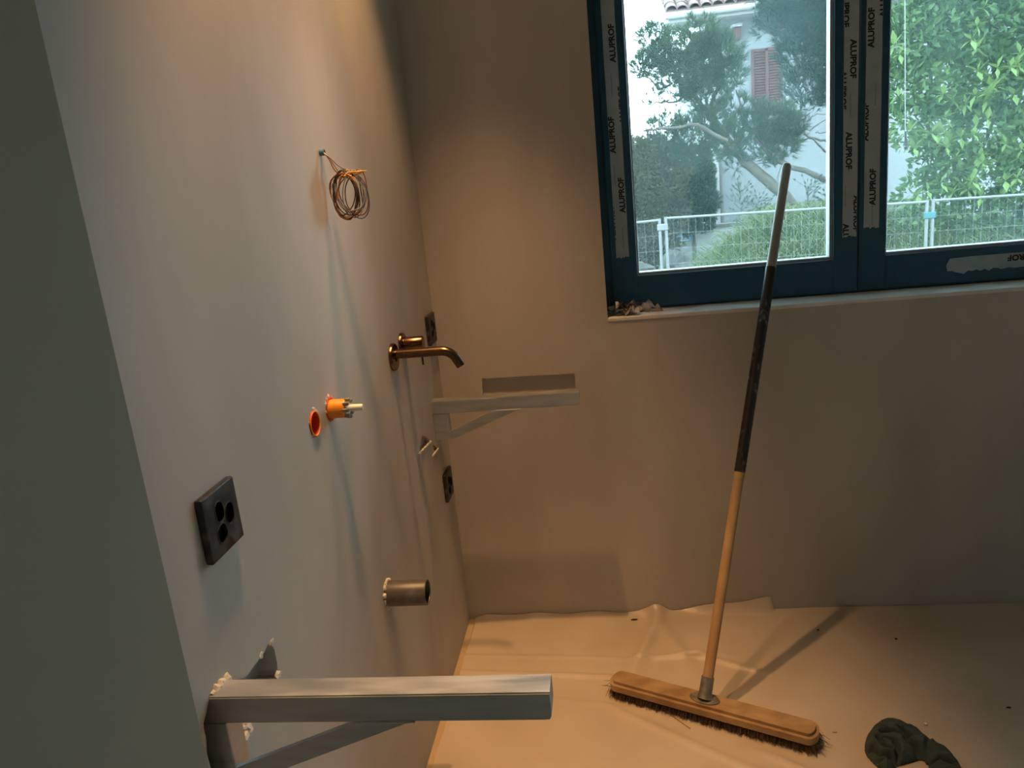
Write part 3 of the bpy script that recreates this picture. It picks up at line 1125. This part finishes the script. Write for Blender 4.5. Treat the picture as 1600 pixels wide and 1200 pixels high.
def ground_z(x, y):
    z = GZ + .06 * noise.noise(Vector((x * .5, y * .5, 0)))
    # grassy bank rising behind the fence on the right
    if y > 9.3:
        z += 1.25 * max(0, min(1, (x - 1.6) / 1.6)) ** .8 * max(0, min(1, (y - 9.3) / 1.6)) * (1 - .35 * max(0, min(1, (x - 4) / 2)))
    return z


for j in range(n_ + 1):
    row = []
    for i in range(n_ + 1):
        x = -9 + 24 * i / n_
        y = .33 + 25 * j / n_
        row.append(b.verts.new((x, y, ground_z(x, y))))
    gv.append(row)
for j in range(n_):
    for i in range(n_):
        b.faces.new((gv[j][i], gv[j][i + 1], gv[j + 1][i + 1], gv[j + 1][i]))
g = tag(obj('floor_outside', b, M['lawn'], smooth=180), kind='structure')
# plinth under the room so that the house stands on the ground
b = box(nb(), -.2, XR + .2, YB - .2, .319, GZ - .3, -.15)
tag(obj('wall_plinth', b, M['concrete']), kind='structure')

# ---- neighbouring house
HYF = 16.0
hp = lambda u, v, y=HYF: at(u, v, 1, y)
cx0 = hp(1117, 300).x
ev = hp(1100, 28, HYF - .6)
t_ = thing('neighbour_house', 'white rendered house with red tiled roof behind the pine', 'house', (cx0 + 3.5, HYF + 3, GZ))
obj('wall', box(nb(), cx0, cx0 + 8, HYF, HYF + 7, GZ - .3, ev.z + .15), M['housewall'], t_)
xl = hp(1040, 26, HYF - .6).x
obj('soffit', box(nb(), xl + .05, cx0 + 8.6, HYF - .6, HYF + .3, ev.z - .02, ev.z + .10), M['housetrim'], t_)
obj('gutter', tube(nb(), [(xl - .02, HYF - .68, ev.z + .10), (cx0 + 8.6, HYF - .68, ev.z + .10)], .07, 12), M['housetrim'], t_, 60)
pitch = math.radians(24)
dn = Vector((0, math.cos(pitch), math.sin(pitch)))
rz0 = Vector((0, HYF - .70, ev.z + .19))
b = prism(nb(), [(xl, rz0.y, rz0.z - .05), (xl, rz0.y, rz0.z), tuple(Vector((xl, 0, 0)) + rz0 + dn * 5), tuple(Vector((xl, 0, 0)) + rz0 + dn * 5 + Vector((0, 0, -.05)))], (9.4, 0, 0))
obj('roof_slab', b, M['rooftile'], t_)
# barrel tiles: first rows above the gutter
tm = bpy.data.meshes.new('roof_tile')
bm = nb()
TW, TL = .23, .40
pv = None
for j in range(2):
    r_ = .115 if j == 0 else .095
    ring = []
    for k in range(7):
        a = math.pi * k / 6
        ring.append(bm.verts.new(Vector((-r_ * math.cos(a), 0, r_ * math.sin(a) * .75)) + dn * (TL * j)))
    for k in range(7):
        a = math.pi * (6 - k) / 6
        ring.append(bm.verts.new(Vector((-(r_ - .015) * math.cos(a), 0, (r_ - .015) * math.sin(a) * .75)) + dn * (TL * j)))
    if pv:
        for k in range(14):
            bm.faces.new((pv[k], pv[(k + 1) % 14], ring[(k + 1) % 14], ring[k]))
    bm.faces.new(ring)
    pv = ring
bm.to_mesh(tm)
bm.free()
tm.materials.append(M['rooftile'])
tbase = wpos(t_)
rnd = random.Random(2)
for r in range(4):
    for i in range(16):
        p = Vector((xl + .11 + i * TW, rz0.y, rz0.z)) + dn * (r * .34) + Vector((rnd.uniform(-.01, .01), 0, rnd.uniform(0, .015)))
        link('roof_tile', tm, None, t_, p - tbase)
# shutter with frame and slats
sA, sB = hp(1173, 78), hp(1222, 176)
b = nb()
ring_frame(b, sA.x, sB.x, sB.z, sA.z, .05, .05, .06, .06, HYF - .06, HYF - .01, .004)
box(b, (sA.x + sB.x) / 2 - .03, (sA.x + sB.x) / 2 + .03, HYF - .06, HYF - .01, sB.z, sA.z)
sh = obj('shutter', b, M['shutter'], t_)
nsl = 22
for k in range(nsl):
    z = sB.z + .06 + (sA.z - sB.z - .12) * k / nsl
    b = prism(nb(), [(sA.x + .04, HYF - .055, z), (sA.x + .04, HYF - .015, z + .05), (sA.x + .04, HYF - .010, z + .045), (sA.x + .04, HYF - .050, z - .005)], (sB.x - sA.x - .08, 0, 0))
    obj('slat', b, M['shutter'], sh)
obj('window_sill', box(nb(), sA.x - .1, sB.x + .25, HYF - .12, HYF + .02, sB.z - .10, sB.z - .03), M['housetrim'], t_)
wA, wB = hp(1222, 82), hp(1232, 160)
obj('shutter_jamb', box(nb(), wA.x, wB.x, HYF - .03, HYF + .02, wB.z, wA.z), M['housetrim'], t_)
lA, lB = hp(1143, 46), hp(1155, 64)
obj('wall_lamp', box(nb(), lA.x, lB.x, HYF - .25, HYF, lB.z, lA.z, .03), M['shutter'], t_)
obj('lamp_bracket', box(nb(), lA.x - .03, lB.x + .02, HYF - .28, HYF, lA.z, lA.z + .06, .01), M['housetrim'], t_)
dx = hp(1127, 300).x
obj('corner_pilaster', box(nb(), cx0 - .04, cx0 + .10, HYF - .06, HYF + .3, GZ, hp(1117, 243).z), M['housetrim'], t_)
obj('downpipe', tube(nb(), [(dx, HYF - .05, GZ), (dx, HYF - .05, hp(1124, 262).z), (dx - .05, HYF - .05, hp(1124, 240).z)], .035, 10), M['concrete'], t_, 60)
# low garden wall with a blue notice
GW = 14.0
ga, gb = at(1046, 362, 1, GW), at(1125, 362, 1, GW)
t_ = thing('garden_wall', 'low white garden wall in front of the neighbour house corner', 'garden wall', (ga.x + 1, GW, GZ))
obj('wall_body', box(nb(), ga.x - .3, gb.x + 1.6, GW, GW + .2, GZ - .3, ga.z), M['housetrim'], t_)
obj('coping', box(nb(), ga.x - .34, gb.x + 1.6, GW - .04, GW + .24, ga.z, ga.z + .06), M['concrete'], t_)
sa, sb = at(1055, 366, 1, GW - .05), at(1081, 377, 1, GW - .05)
t_ = thing('wall_notice', 'small blue and white notice on the garden wall behind the fence', 'notice', ((sa.x + sb.x) / 2, GW - .03, sb.z))
obj('panel', box(nb(), sa.x, sb.x, GW - .05, GW - .005, sb.z, sa.z), M['signblue'], t_)
for k, (f0, f1, zz) in enumerate(((.08, .7, .70), (.08, .92, .45), (.12, .85, .2))):
    w_ = sb.x - sa.x
    h_ = sa.z - sb.z
    obj('print_line', box(nb(), sa.x + w_ * f0, sa.x + w_ * f1, GW - .053, GW - .05, sb.z + h_ * (zz - .06), sb.z + h_ * (zz + .06)), M['signwhite'], t_)

# ---- mobile fence
FN = 9.0
jl, jr = at(1034.5, 344, 1, FN), at(1453, 314, 1, FN)
ZTOP = (jl.z + jr.z) / 2


def fence_panel(x0, x1, ztl, ztr, label):
    t2 = thing('mesh_fence_panel', label, 'fence panel', ((x0 + x1) / 2, FN, ground_z((x0 + x1) / 2, FN)), 'mobile site fence panels')
    zb = ground_z((x0 + x1) / 2, FN) + .05
    zt = lambda x: ztl + (ztr - ztl) * (x - x0) / (x1 - x0)
    for xx in (x0, x1):
        obj('post', tube(nb(), [(xx, FN, zb - .06), (xx, FN, zt(xx) + .02)], .021, 10), M['galv'], t2, 60)
    obj('top_rail', tube(nb(), [(x0, FN, zt(x0)), (x1, FN, zt(x1))], .017, 10), M['galv'], t2, 60)
    obj('bottom_rail', tube(nb(), [(x0, FN, zb + .1), (x1, FN, zb + .1)], .017, 10), M['galv'], t2, 60)
    b = nb()
    nw = int((x1 - x0) / .10)
    for k in range(1, nw):
        xx = x0 + (x1 - x0) * k / nw
        tube(b, [(xx, FN, zb + .1), (xx, FN, zt(xx))], .0020, 3, cap=False)
    for k in range(1, 9):
        f = k / 9
        tube(b, [(x0, FN, zb + .1 + (zt(x0) - zb - .1) * f), (x1, FN, zb + .1 + (zt(x1) - zb - .1) * f)], .0024, 3, cap=False)
    w = obj('wire_mesh', b, M['galv'], t2)
    w['kind'] = 'stuff'
    return t2


PW = jr.x - jl.x
zl = at(1300, 325, 1, FN).z
panels = []
panels.append(fence_panel(jl.x + .05, jr.x - .035, jl.z + .02, at(1440, 316, 1, FN).z, 'wire mesh site fence panel spanning both window panes'))
panels.append(fence_panel(jl.x - PW + .08, jl.x - .035, at(985, 349, 1, FN).z - .05, at(1030, 344, 1, FN).z, 'wire mesh site fence panel at the left edge of the window view'))
fence_panel(jr.x + .04, jr.x + PW - .06, at(1462, 313, 1, FN).z, at(1600, 308, 1, FN).z - .03, 'wire mesh site fence panel at the right of the right pane')
for (jx, m_, pn, v0) in ((jl.x, 'galv', panels[1], 355), (jr.x, 'clamp', panels[0], 336)):
    zc = at(1037 if m_ == 'galv' else 1455, v0, 1, FN).z
    c_ = obj('post_clamp', box(nb(), jx - .07, jx + .075, FN - .03, FN + .03, zc - .045, zc + .045, .012), M[m_], pn)
    if m_ == 'clamp':
        c_['label'] = 'teal clamp'
    obj('foot_block', box(nb(), jx - .12, jx + .12, FN - .32, FN + .32, GZ - .02, GZ + .12, .02), M['concrete'], pn)

# ---- stone heap left
rnd = random.Random(31)
for k, (u, v, r, lab) in enumerate(((1056, 418, .24, 'large dark mossy boulder behind the left fence joint'), (1000, 424, .17, 'smaller dark mossy boulder left of the fence joint'))):
    p = at(u, v, 1, 10.2)
    b = lump(nb(), p, r, k + 7, (1.1, .9, .95), .45, 3)
    tag(obj('garden_boulder', b, M['stone'], origin=p), lab, 'boulder', 'boulders behind the fence')


# ---- plants
def leaf_quad(b, p, d, n_, L, Wd):
    """a pointed leaf from 4 triangles"""
    d = d.normalized()
    s = d.cross(n_).normalized() * Wd * .5
    m_ = p + d * L * .45 + n_ * L * .05
    a = b.verts.new(p)
    v1 = b.verts.new(m_ + s)
    v2 = b.verts.new(m_ - s)
    e_ = b.verts.new(p + d * L - n_ * L * .05)
    b.faces.new((a, v1, e_, v2))


def rand_dir(rnd):
    while True:
        v = Vector((rnd.uniform(-1, 1), rnd.uniform(-1, 1), rnd.uniform(-1, 1)))
        if .05 < v.length < 1:
            return v.normalized()


def crown(name_, blobs, Y, m, count, L, Wd, seed, parent, up=.2, depth=.7, name='foliage'):
    """leaves on the surface shells of blobs given as (u, v, radius px, weight)"""
    rnd = random.Random(seed)
    b = nb()
    tot = sum(bl[2] ** 2 * bl[3] for bl in blobs)
    for (u, v, rpx, wt) in blobs:
        c = at(u, v, 1, Y)
        R_ = rpx * (c - CAM).dot(FW) / FPX
        for _ in range(int(count * rpx ** 2 * wt / tot)):
            d = rand_dir(rnd)
            rr = R_ * rnd.uniform(.45, 1.0) ** .6
            nz_ = 1 + .25 * noise.noise(d * 2.3 + Vector((u, v, seed)) * .13)
            p = c + Vector((d.x, d.y * depth, d.z)) * rr * nz_
            dd = (d * .8 + rand_dir(rnd) * .8 + Vector((0, 0, up)))
            leaf_quad(b, p, dd, rand_dir(rnd), L * rnd.uniform(.6, 1.2), Wd * rnd.uniform(.7, 1.2))
    o_ = obj(name, b, m, parent)
    o_['kind'] = 'stuff'
    return o_


def needles(blobs, Y, m, count, L, seed, parent, depth=.8, per=12):
    rnd = random.Random(seed)
    b = nb()
    tot = sum(bl[2] ** 2 * bl[3] for bl in blobs)
    for (u, v, rpx, wt) in blobs:
        c = at(u, v, 1, Y)
        R_ = rpx * (c - CAM).dot(FW) / FPX
        for _ in range(int(count * rpx ** 2 * wt / tot)):
            d = rand_dir(rnd)
            p = c + Vector((d.x, d.y * depth, d.z * .9)) * R_ * rnd.uniform(.35, 1) ** .5 * (1 + .3 * noise.noise(d * 2.6 + Vector((u, v, 0)) * .17))
            ax = (d * .5 + Vector((0, 0, .7)) + rand_dir(rnd) * .5).normalized()
            for k in range(per):
                e_ = (ax + rand_dir(rnd) * .75).normalized() * L * rnd.uniform(.6, 1.1)
                s = e_.cross(rand_dir(rnd))
                if s.length < 1e-4:
                    continue
                s = s.normalized() * .006
                st = p + ax * L * .5 * rnd.random()
                b.faces.new((b.verts.new(st - s), b.verts.new(st + s), b.verts.new(st + e_)))
    o_ = obj('needles', b, m, parent)
    o_['kind'] = 'stuff'
    return o_


def limb(pix, Y, r0, r1, parent, name='branch', wob=.02, seed=1):
    rnd = random.Random(seed)
    P = [at(u, v, 1, Y + dy) for (u, v, dy) in pix]
    P = [Vector(p) for p in P]
    out_ = []
    for i in range(len(P) - 1):
        for k in range(4):
            out_.append(P[i] + (P[i + 1] - P[i]) * (k / 4) + Vector((rnd.uniform(-wob, wob), 0, rnd.uniform(-wob, wob))) * (1 if k else 0))
    out_.append(P[-1])
    n2 = len(out_)
    return obj(name, tube(nb(), out_, [r0 + (r1 - r0) * i / (n2 - 1) for i in range(n2)], 7), M['bark'], parent, 60)


PYY = 12.0
bp_ = at(1262, 380, 1, PYY)
pine = thing('pine_tree', 'leaning pine with clumped needles and bare lower trunk, left pane', 'tree', (bp_.x, PYY, GZ))
bz = at(1285, 460, 1, PYY)
limb([(1290, 470, 0), (1255, 345, 0), (1225, 305, 0), (1190, 275, 0), (1165, 255, 0), (1150, 235, 0)], PYY, .115, .075, pine, 'trunk', .012, 3)
limb([(1150, 235, 0), (1125, 200, 0), (1095, 165, .1), (1075, 130, .2), (1062, 90, .2)], PYY, .07, .02, pine, seed=4)
limb([(1165, 255, 0), (1135, 220, -.2), (1090, 195, -.3), (1040, 200, -.3), (1005, 205, -.3)], PYY, .05, .015, pine, seed=5)
limb([(1125, 200, 0), (1110, 170, .2), (1130, 110, .3), (1120, 60, .3)], PYY, .045, .015, pine, seed=6)
limb([(1150, 235, 0), (1165, 200, .1), (1160, 180, .1), (1150, 140, .1)], PYY, .035, .012, pine, seed=7)
limb([(1075, 150, .1), (1050, 160, 0), (1030, 160, 0), (1010, 165, 0)], PYY, .022, .008, pine, seed=8)
limb([(1050, 130, .1), (1030, 140, 0), (1010, 120, 0), (1000, 90, 0)], PYY, .022, .008, pine, seed=18)
limb([(1330, 305, .2), (1295, 283, .1), (1265, 270, 0), (1235, 262, 0), (1200, 240, 0), (1180, 215, 0)], PYY, .06, .03, pine, seed=9)
limb([(1330, 235, .2), (1295, 222, .1), (1265, 215, 0), (1240, 225, 0)], PYY, .025, .012, pine, seed=10)
limb([(1320, 260, .2), (1295, 240, .1), (1275, 222, 0), (1255, 205, 0)], PYY, .022, .012, pine, seed=11)
for k, q in enumerate((((1265, 205, 0), (1285, 190, 0), (1302, 187, 0)), ((1262, 190, 0), (1275, 178, 0), (1298, 176, 0)), ((1275, 208, 0), (1290, 206, 0), (1303, 200, 0)),
                       ((1225, 245, 0), (1215, 275, 0), (1220, 290, 0)), ((1195, 255, 0), (1165, 262, 0), (1140, 262, 0)))):
    limb(q, PYY, .010, .004, pine, 'twig', .02, 20 + k)
blobs = [(1062, 82, 40, 1), (1022, 60, 24, 1), (1008, 105, 24, 1), (1030, 95, 30, 1), (1090, 110, 42, 1), (1125, 92, 38, 1), (1090, 60, 34, .8), (1122, 68, 22, .7), (1140, 120, 26, .8), (1060, 130, 34, .9), (1105, 150, 32, .8),
         (1020, 155, 14, .5), (1150, 165, 22, .6), (1040, 205, 30, .9), (1080, 215, 36, 1), (1110, 190, 28, .8), (1130, 225, 30, .9), (1165, 200, 26, .8), (1190, 185, 30, .8), (1215, 195, 34, 1), (1240, 200, 24, .8),
         (1195, 230, 28, .8), (1225, 225, 26, .8), (1150, 250, 20, .7), (1070, 245, 18, .6), (1215, 255, 14, .6)]
needles(blobs, PYY, M['pine'], 3600, .15, 41, pine)

t2 = at(1262, 90, 1, 13.2)
fir = thing('cypress_tree', 'dense dark evergreen crown beside the shuttered house window', 'tree', (t2.x, 13.2, GZ))
limb([(1345, 460, 0), (1338, 300, .3), (1300, 120, 0), (1270, 20, 0)], 13.2 + .6, .09, .03, fir, 'trunk', .01, 2)
needles([(1245, 40, 46, 1), (1275, 20, 40, 1), (1215, 20, 34, .9), (1255, 90, 44, 1), (1285, 95, 34, 1), (1258, 140, 36, 1), (1290, 150, 26, .8), (1195, 40, 22, .6), (1235, -30, 60, 1), (1300, -20, 50, 1), (1320, 60, 50, 1), (1325, 130, 40, 1)],
        13.2, M['pine2'], 3600, .15, 42, fir)
# olive bush far left, darker shrub beside it
p = at(1030, 300, 1, 13.0)
t3 = thing('olive_shrub', 'olive-brown bushy shrub behind the fence at the left of the view', 'shrub', (p.x, 13.0, GZ))
limb([(1020, 450, 0), (1022, 340, 0), (1028, 260, 0)], 13.3, .05, .02, t3, 'stem', .02, 2)
crown('a', [(1015, 260, 38, 1), (1000, 300, 36, 1), (1040, 290, 36, 1), (1015, 340, 40, 1), (1045, 335, 34, 1), (1000, 385, 36, 1), (1030, 385, 34, 1), (985, 240, 26, .8), (1060, 260, 26, .9), (965, 320, 50, .8), (1030, 420, 40, 1), (990, 420, 40, 1), (1020, 235, 26, 1)], 13.0, M['olive'], 15000, .085, .042, 51, t3)
p = at(1085, 300, 1, 13.6)
t3 = thing('dark_shrub', 'dark green leafy shrub between olive shrub and house corner', 'shrub', (p.x, 13.6, GZ))
limb([(1085, 450, 0), (1085, 340, 0), (1085, 260, 0)], 13.9, .05, .02, t3, 'stem', .02, 3)
crown('b', [(1085, 275, 30, 1), (1095, 315, 28, 1), (1068, 325, 26, 1), (1100, 345, 18, 1), (1072, 290, 24, 1), (1100, 285, 18, .8), (1075, 350, 18, .8)], 13.6, M['bushd'], 9000, .09, .045, 52, t3)
p = at(1040, 300, 1, 15.0)
t3 = thing('background_tree', 'grey-green tree mass farthest back at the left of the view', 'tree', (p.x, 15.0, GZ))
limb([(1040, 450, 0), (1040, 340, 0), (1035, 260, 0)], 15.2, .08, .03, t3, 'trunk', .02, 3)
crown('d', [(985, 262, 44, 1), (1035, 258, 38, 1), (1085, 262, 30, 1), (1000, 330, 55, 1), (1060, 325, 45, 1), (960, 340, 50, 1), (1010, 390, 50, 1)], 15.0, M['olive'], 11000, .15, .08, 57, t3)
# big laurel filling the right pane
LY = 10.6
p = at(1500, 200, 1, LY)
t3 = thing('laurel_tree', 'large light green broad-leaved laurel filling the right pane', 'tree', (p.x, LY, GZ))
limb([(1500, 470, 0), (1498, 330, .2), (1490, 180, .2), (1500, 20, .2)], LY + .5, .07, .03, t3, 'trunk', .02, 4)
limb([(1498, 320, .4), (1540, 220, .2), (1570, 120, .1)], LY + .3, .04, .015, t3, seed=5)
limb([(1498, 300, .4), (1450, 200, .2), (1430, 100, .1)], LY + .3, .04, .015, t3, seed=6)
LB = [(1440, 345, 36, 1), (1520, 335, 40, 1), (1580, 340, 40, 1), (1640, 340, 40, 1), (1420, 60, 54, 1), (1480, 40, 56, 1), (1545, 30, 60, 1), (1600, 60, 60, 1), (1425, 130, 48, 1), (1480, 125, 52, 1), (1545, 120, 56, 1), (1605, 150, 56, 1), (1430, 195, 38, .9), (1480, 200, 48, 1),
      (1540, 205, 52, 1), (1600, 225, 50, 1), (1490, 265, 42, 1), (1545, 275, 44, 1), (1600, 290, 44, 1), (1455, 250, 28, .8), (1430, 305, 30, .7), (1480, 310, 28, .8), (1400, 90, 34, .8), (1400, 0, 60, 1), (1500, -30, 70, 1),
      (1600, -30, 70, 1), (1660, 60, 60, .8), (1660, 180, 60, .8), (1660, 290, 50, .8)]
crown('c', LB, LY, M['laurel'], 17000, .14, .065, 53, t3, up=.1)
# the leaves that show largest, in tufts at the outer side of the crown, one by one
lm = bpy.data.meshes.new('leaf')
bm = nb()
leaf_quad(bm, Vector((0, 0, 0)), Vector((1, 0, 0)), Vector((0, 0, 1)), .19, .085)
bm.to_mesh(lm)
bm.free()
M['laurel_light'] = leaf_mat('laurel_young_leaves', (.095, .18, .055), (.20, .28, .085), .35)
lm.materials.append(M['laurel_light'])
rnd = random.Random(77)
tb = wpos(t3)
cnt = 0
while cnt < 290:
    u, v = rnd.uniform(1392, 1600), rnd.uniform(5, 315)
    if v < 250 - (u - 1392) * .9 and rnd.random() < .55:
        continue
    if u < 1440 and 240 < v < 300:
        continue
    c = at(u, v, 1, LY - .55 + rnd.uniform(-.12, .1))
    k = rnd.randint(4, 7)
    for j in range(k):
        if cnt >= 290:
            break
        a = 2 * math.pi * j / k + rnd.uniform(-.4, .4)
        d = Vector((math.cos(a), rnd.uniform(-.7, 0), math.sin(a) * .8 + .15)).normalized()
        o_ = link('leaf', lm, None, t3, c - tb)
        o_.rotation_mode = 'QUATERNION'
        o_.rotation_quaternion = d.to_track_quat('X', 'Z')
        s = rnd.uniform(.7, 1.1)
        o_.scale = (s, s, s)
        cnt += 1
# ---- grass
def grass(x0, x1, y0, y1, count, hmin, hmax, seed, bend=.6):
    rnd = random.Random(seed)
    b = nb()
    for _ in range(count):
        x, y = rnd.uniform(x0, x1), rnd.uniform(y0, y1)
        z = ground_z(x, y)
        h = rnd.uniform(hmin, hmax)
        d = rand_dir(rnd)
        d.z = 0
        w = Vector((rnd.uniform(-1, 1), rnd.uniform(-.4, .4), 0)).normalized() * .009
        p0 = Vector((x, y, z - .02))
        p1 = p0 + Vector((0, 0, h * .6)) + d * h * .12 * bend
        p2 = p0 + Vector((0, 0, h * .85)) + d * h * .5 * bend
        p3 = p0 + Vector((0, 0, h * .75)) + d * h * .8 * bend
        vs = [(b.verts.new(p - w * k), b.verts.new(p + w * k)) for p, k in ((p0, 1), (p1, .9), (p2, .6))]
        e_ = b.verts.new(p3)
        for A, B in zip(vs, vs[1:]):
            b.faces.new((A[0], A[1], B[1], B[0]))
        b.faces.new((vs[-1][0], vs[-1][1], e_))
    return b


tag(obj('grass_bank', grass(1.75, 6.8, 9.8, 11.4, 18000, .40, .85, 61, 1.0), M['grass']), 'long arching grass on the bank behind the fence', 'grass', kind='stuff')
tag(obj('tall_grass', grass(-.6, 6.2, 7.0, 8.9, 7000, .5, 1.25, 62, .35), M['grass']), 'tall thin grass along the foot of the site fence', 'grass', kind='stuff')
# dry weed stalks against the house wall
for k, (u, v0, v1, lab) in enumerate(((1160, 345, 300, 'dry branching weed stalk left of the bank, tallest'), (1180, 340, 312, 'dry branching weed stalk in the middle of the bank top'),
                                      (1265, 330, 292, 'bushy dry weed at the right of the left pane'), (1292, 330, 296, 'bushy dry weed beside the centre mullion'))):
    A = at(u, v0 + 40, 1, 11.3)
    B = at(u + (-4 if k % 2 == 0 else 5), v1, 1, 11.3)
    t3 = thing('weed_stalk', lab, 'weed', (A.x, 11.3, A.z), 'dry weeds on the bank')
    obj('stem', tube(nb(), [A, (A + B) / 2 + Vector((.03, 0, 0)), B], [.008, .006, .003], 5), M['bark'], t3)
    rnd = random.Random(k)
    b = nb()
    for j in range(26):
        f = rnd.uniform(.4, 1)
        p = A + (B - A) * f
        d = Vector((rnd.uniform(-1, 1), rnd.uniform(-.5, .5), rnd.uniform(.2, 1))).normalized() * rnd.uniform(.1, .3)
        tube(b, [p, p + d], [.004, .002], 4)
        leaf_quad(b, p + d, d, rand_dir(rnd), .07, .035)
        leaf_quad(b, p + d * .6, d + rand_dir(rnd) * .2, rand_dir(rnd), .07, .03)
    o_ = obj('twigs', b, M['pine'], t3)
    o_['kind'] = 'stuff'
# lamp cord reflected in the pane, built as a thin cord with toggle outside
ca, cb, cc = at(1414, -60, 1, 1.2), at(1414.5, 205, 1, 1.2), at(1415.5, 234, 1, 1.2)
t3 = thing('cord_reflection', 'reflection of a lamp cord in the right pane, pale line with dark toggle', 'cord', cc)
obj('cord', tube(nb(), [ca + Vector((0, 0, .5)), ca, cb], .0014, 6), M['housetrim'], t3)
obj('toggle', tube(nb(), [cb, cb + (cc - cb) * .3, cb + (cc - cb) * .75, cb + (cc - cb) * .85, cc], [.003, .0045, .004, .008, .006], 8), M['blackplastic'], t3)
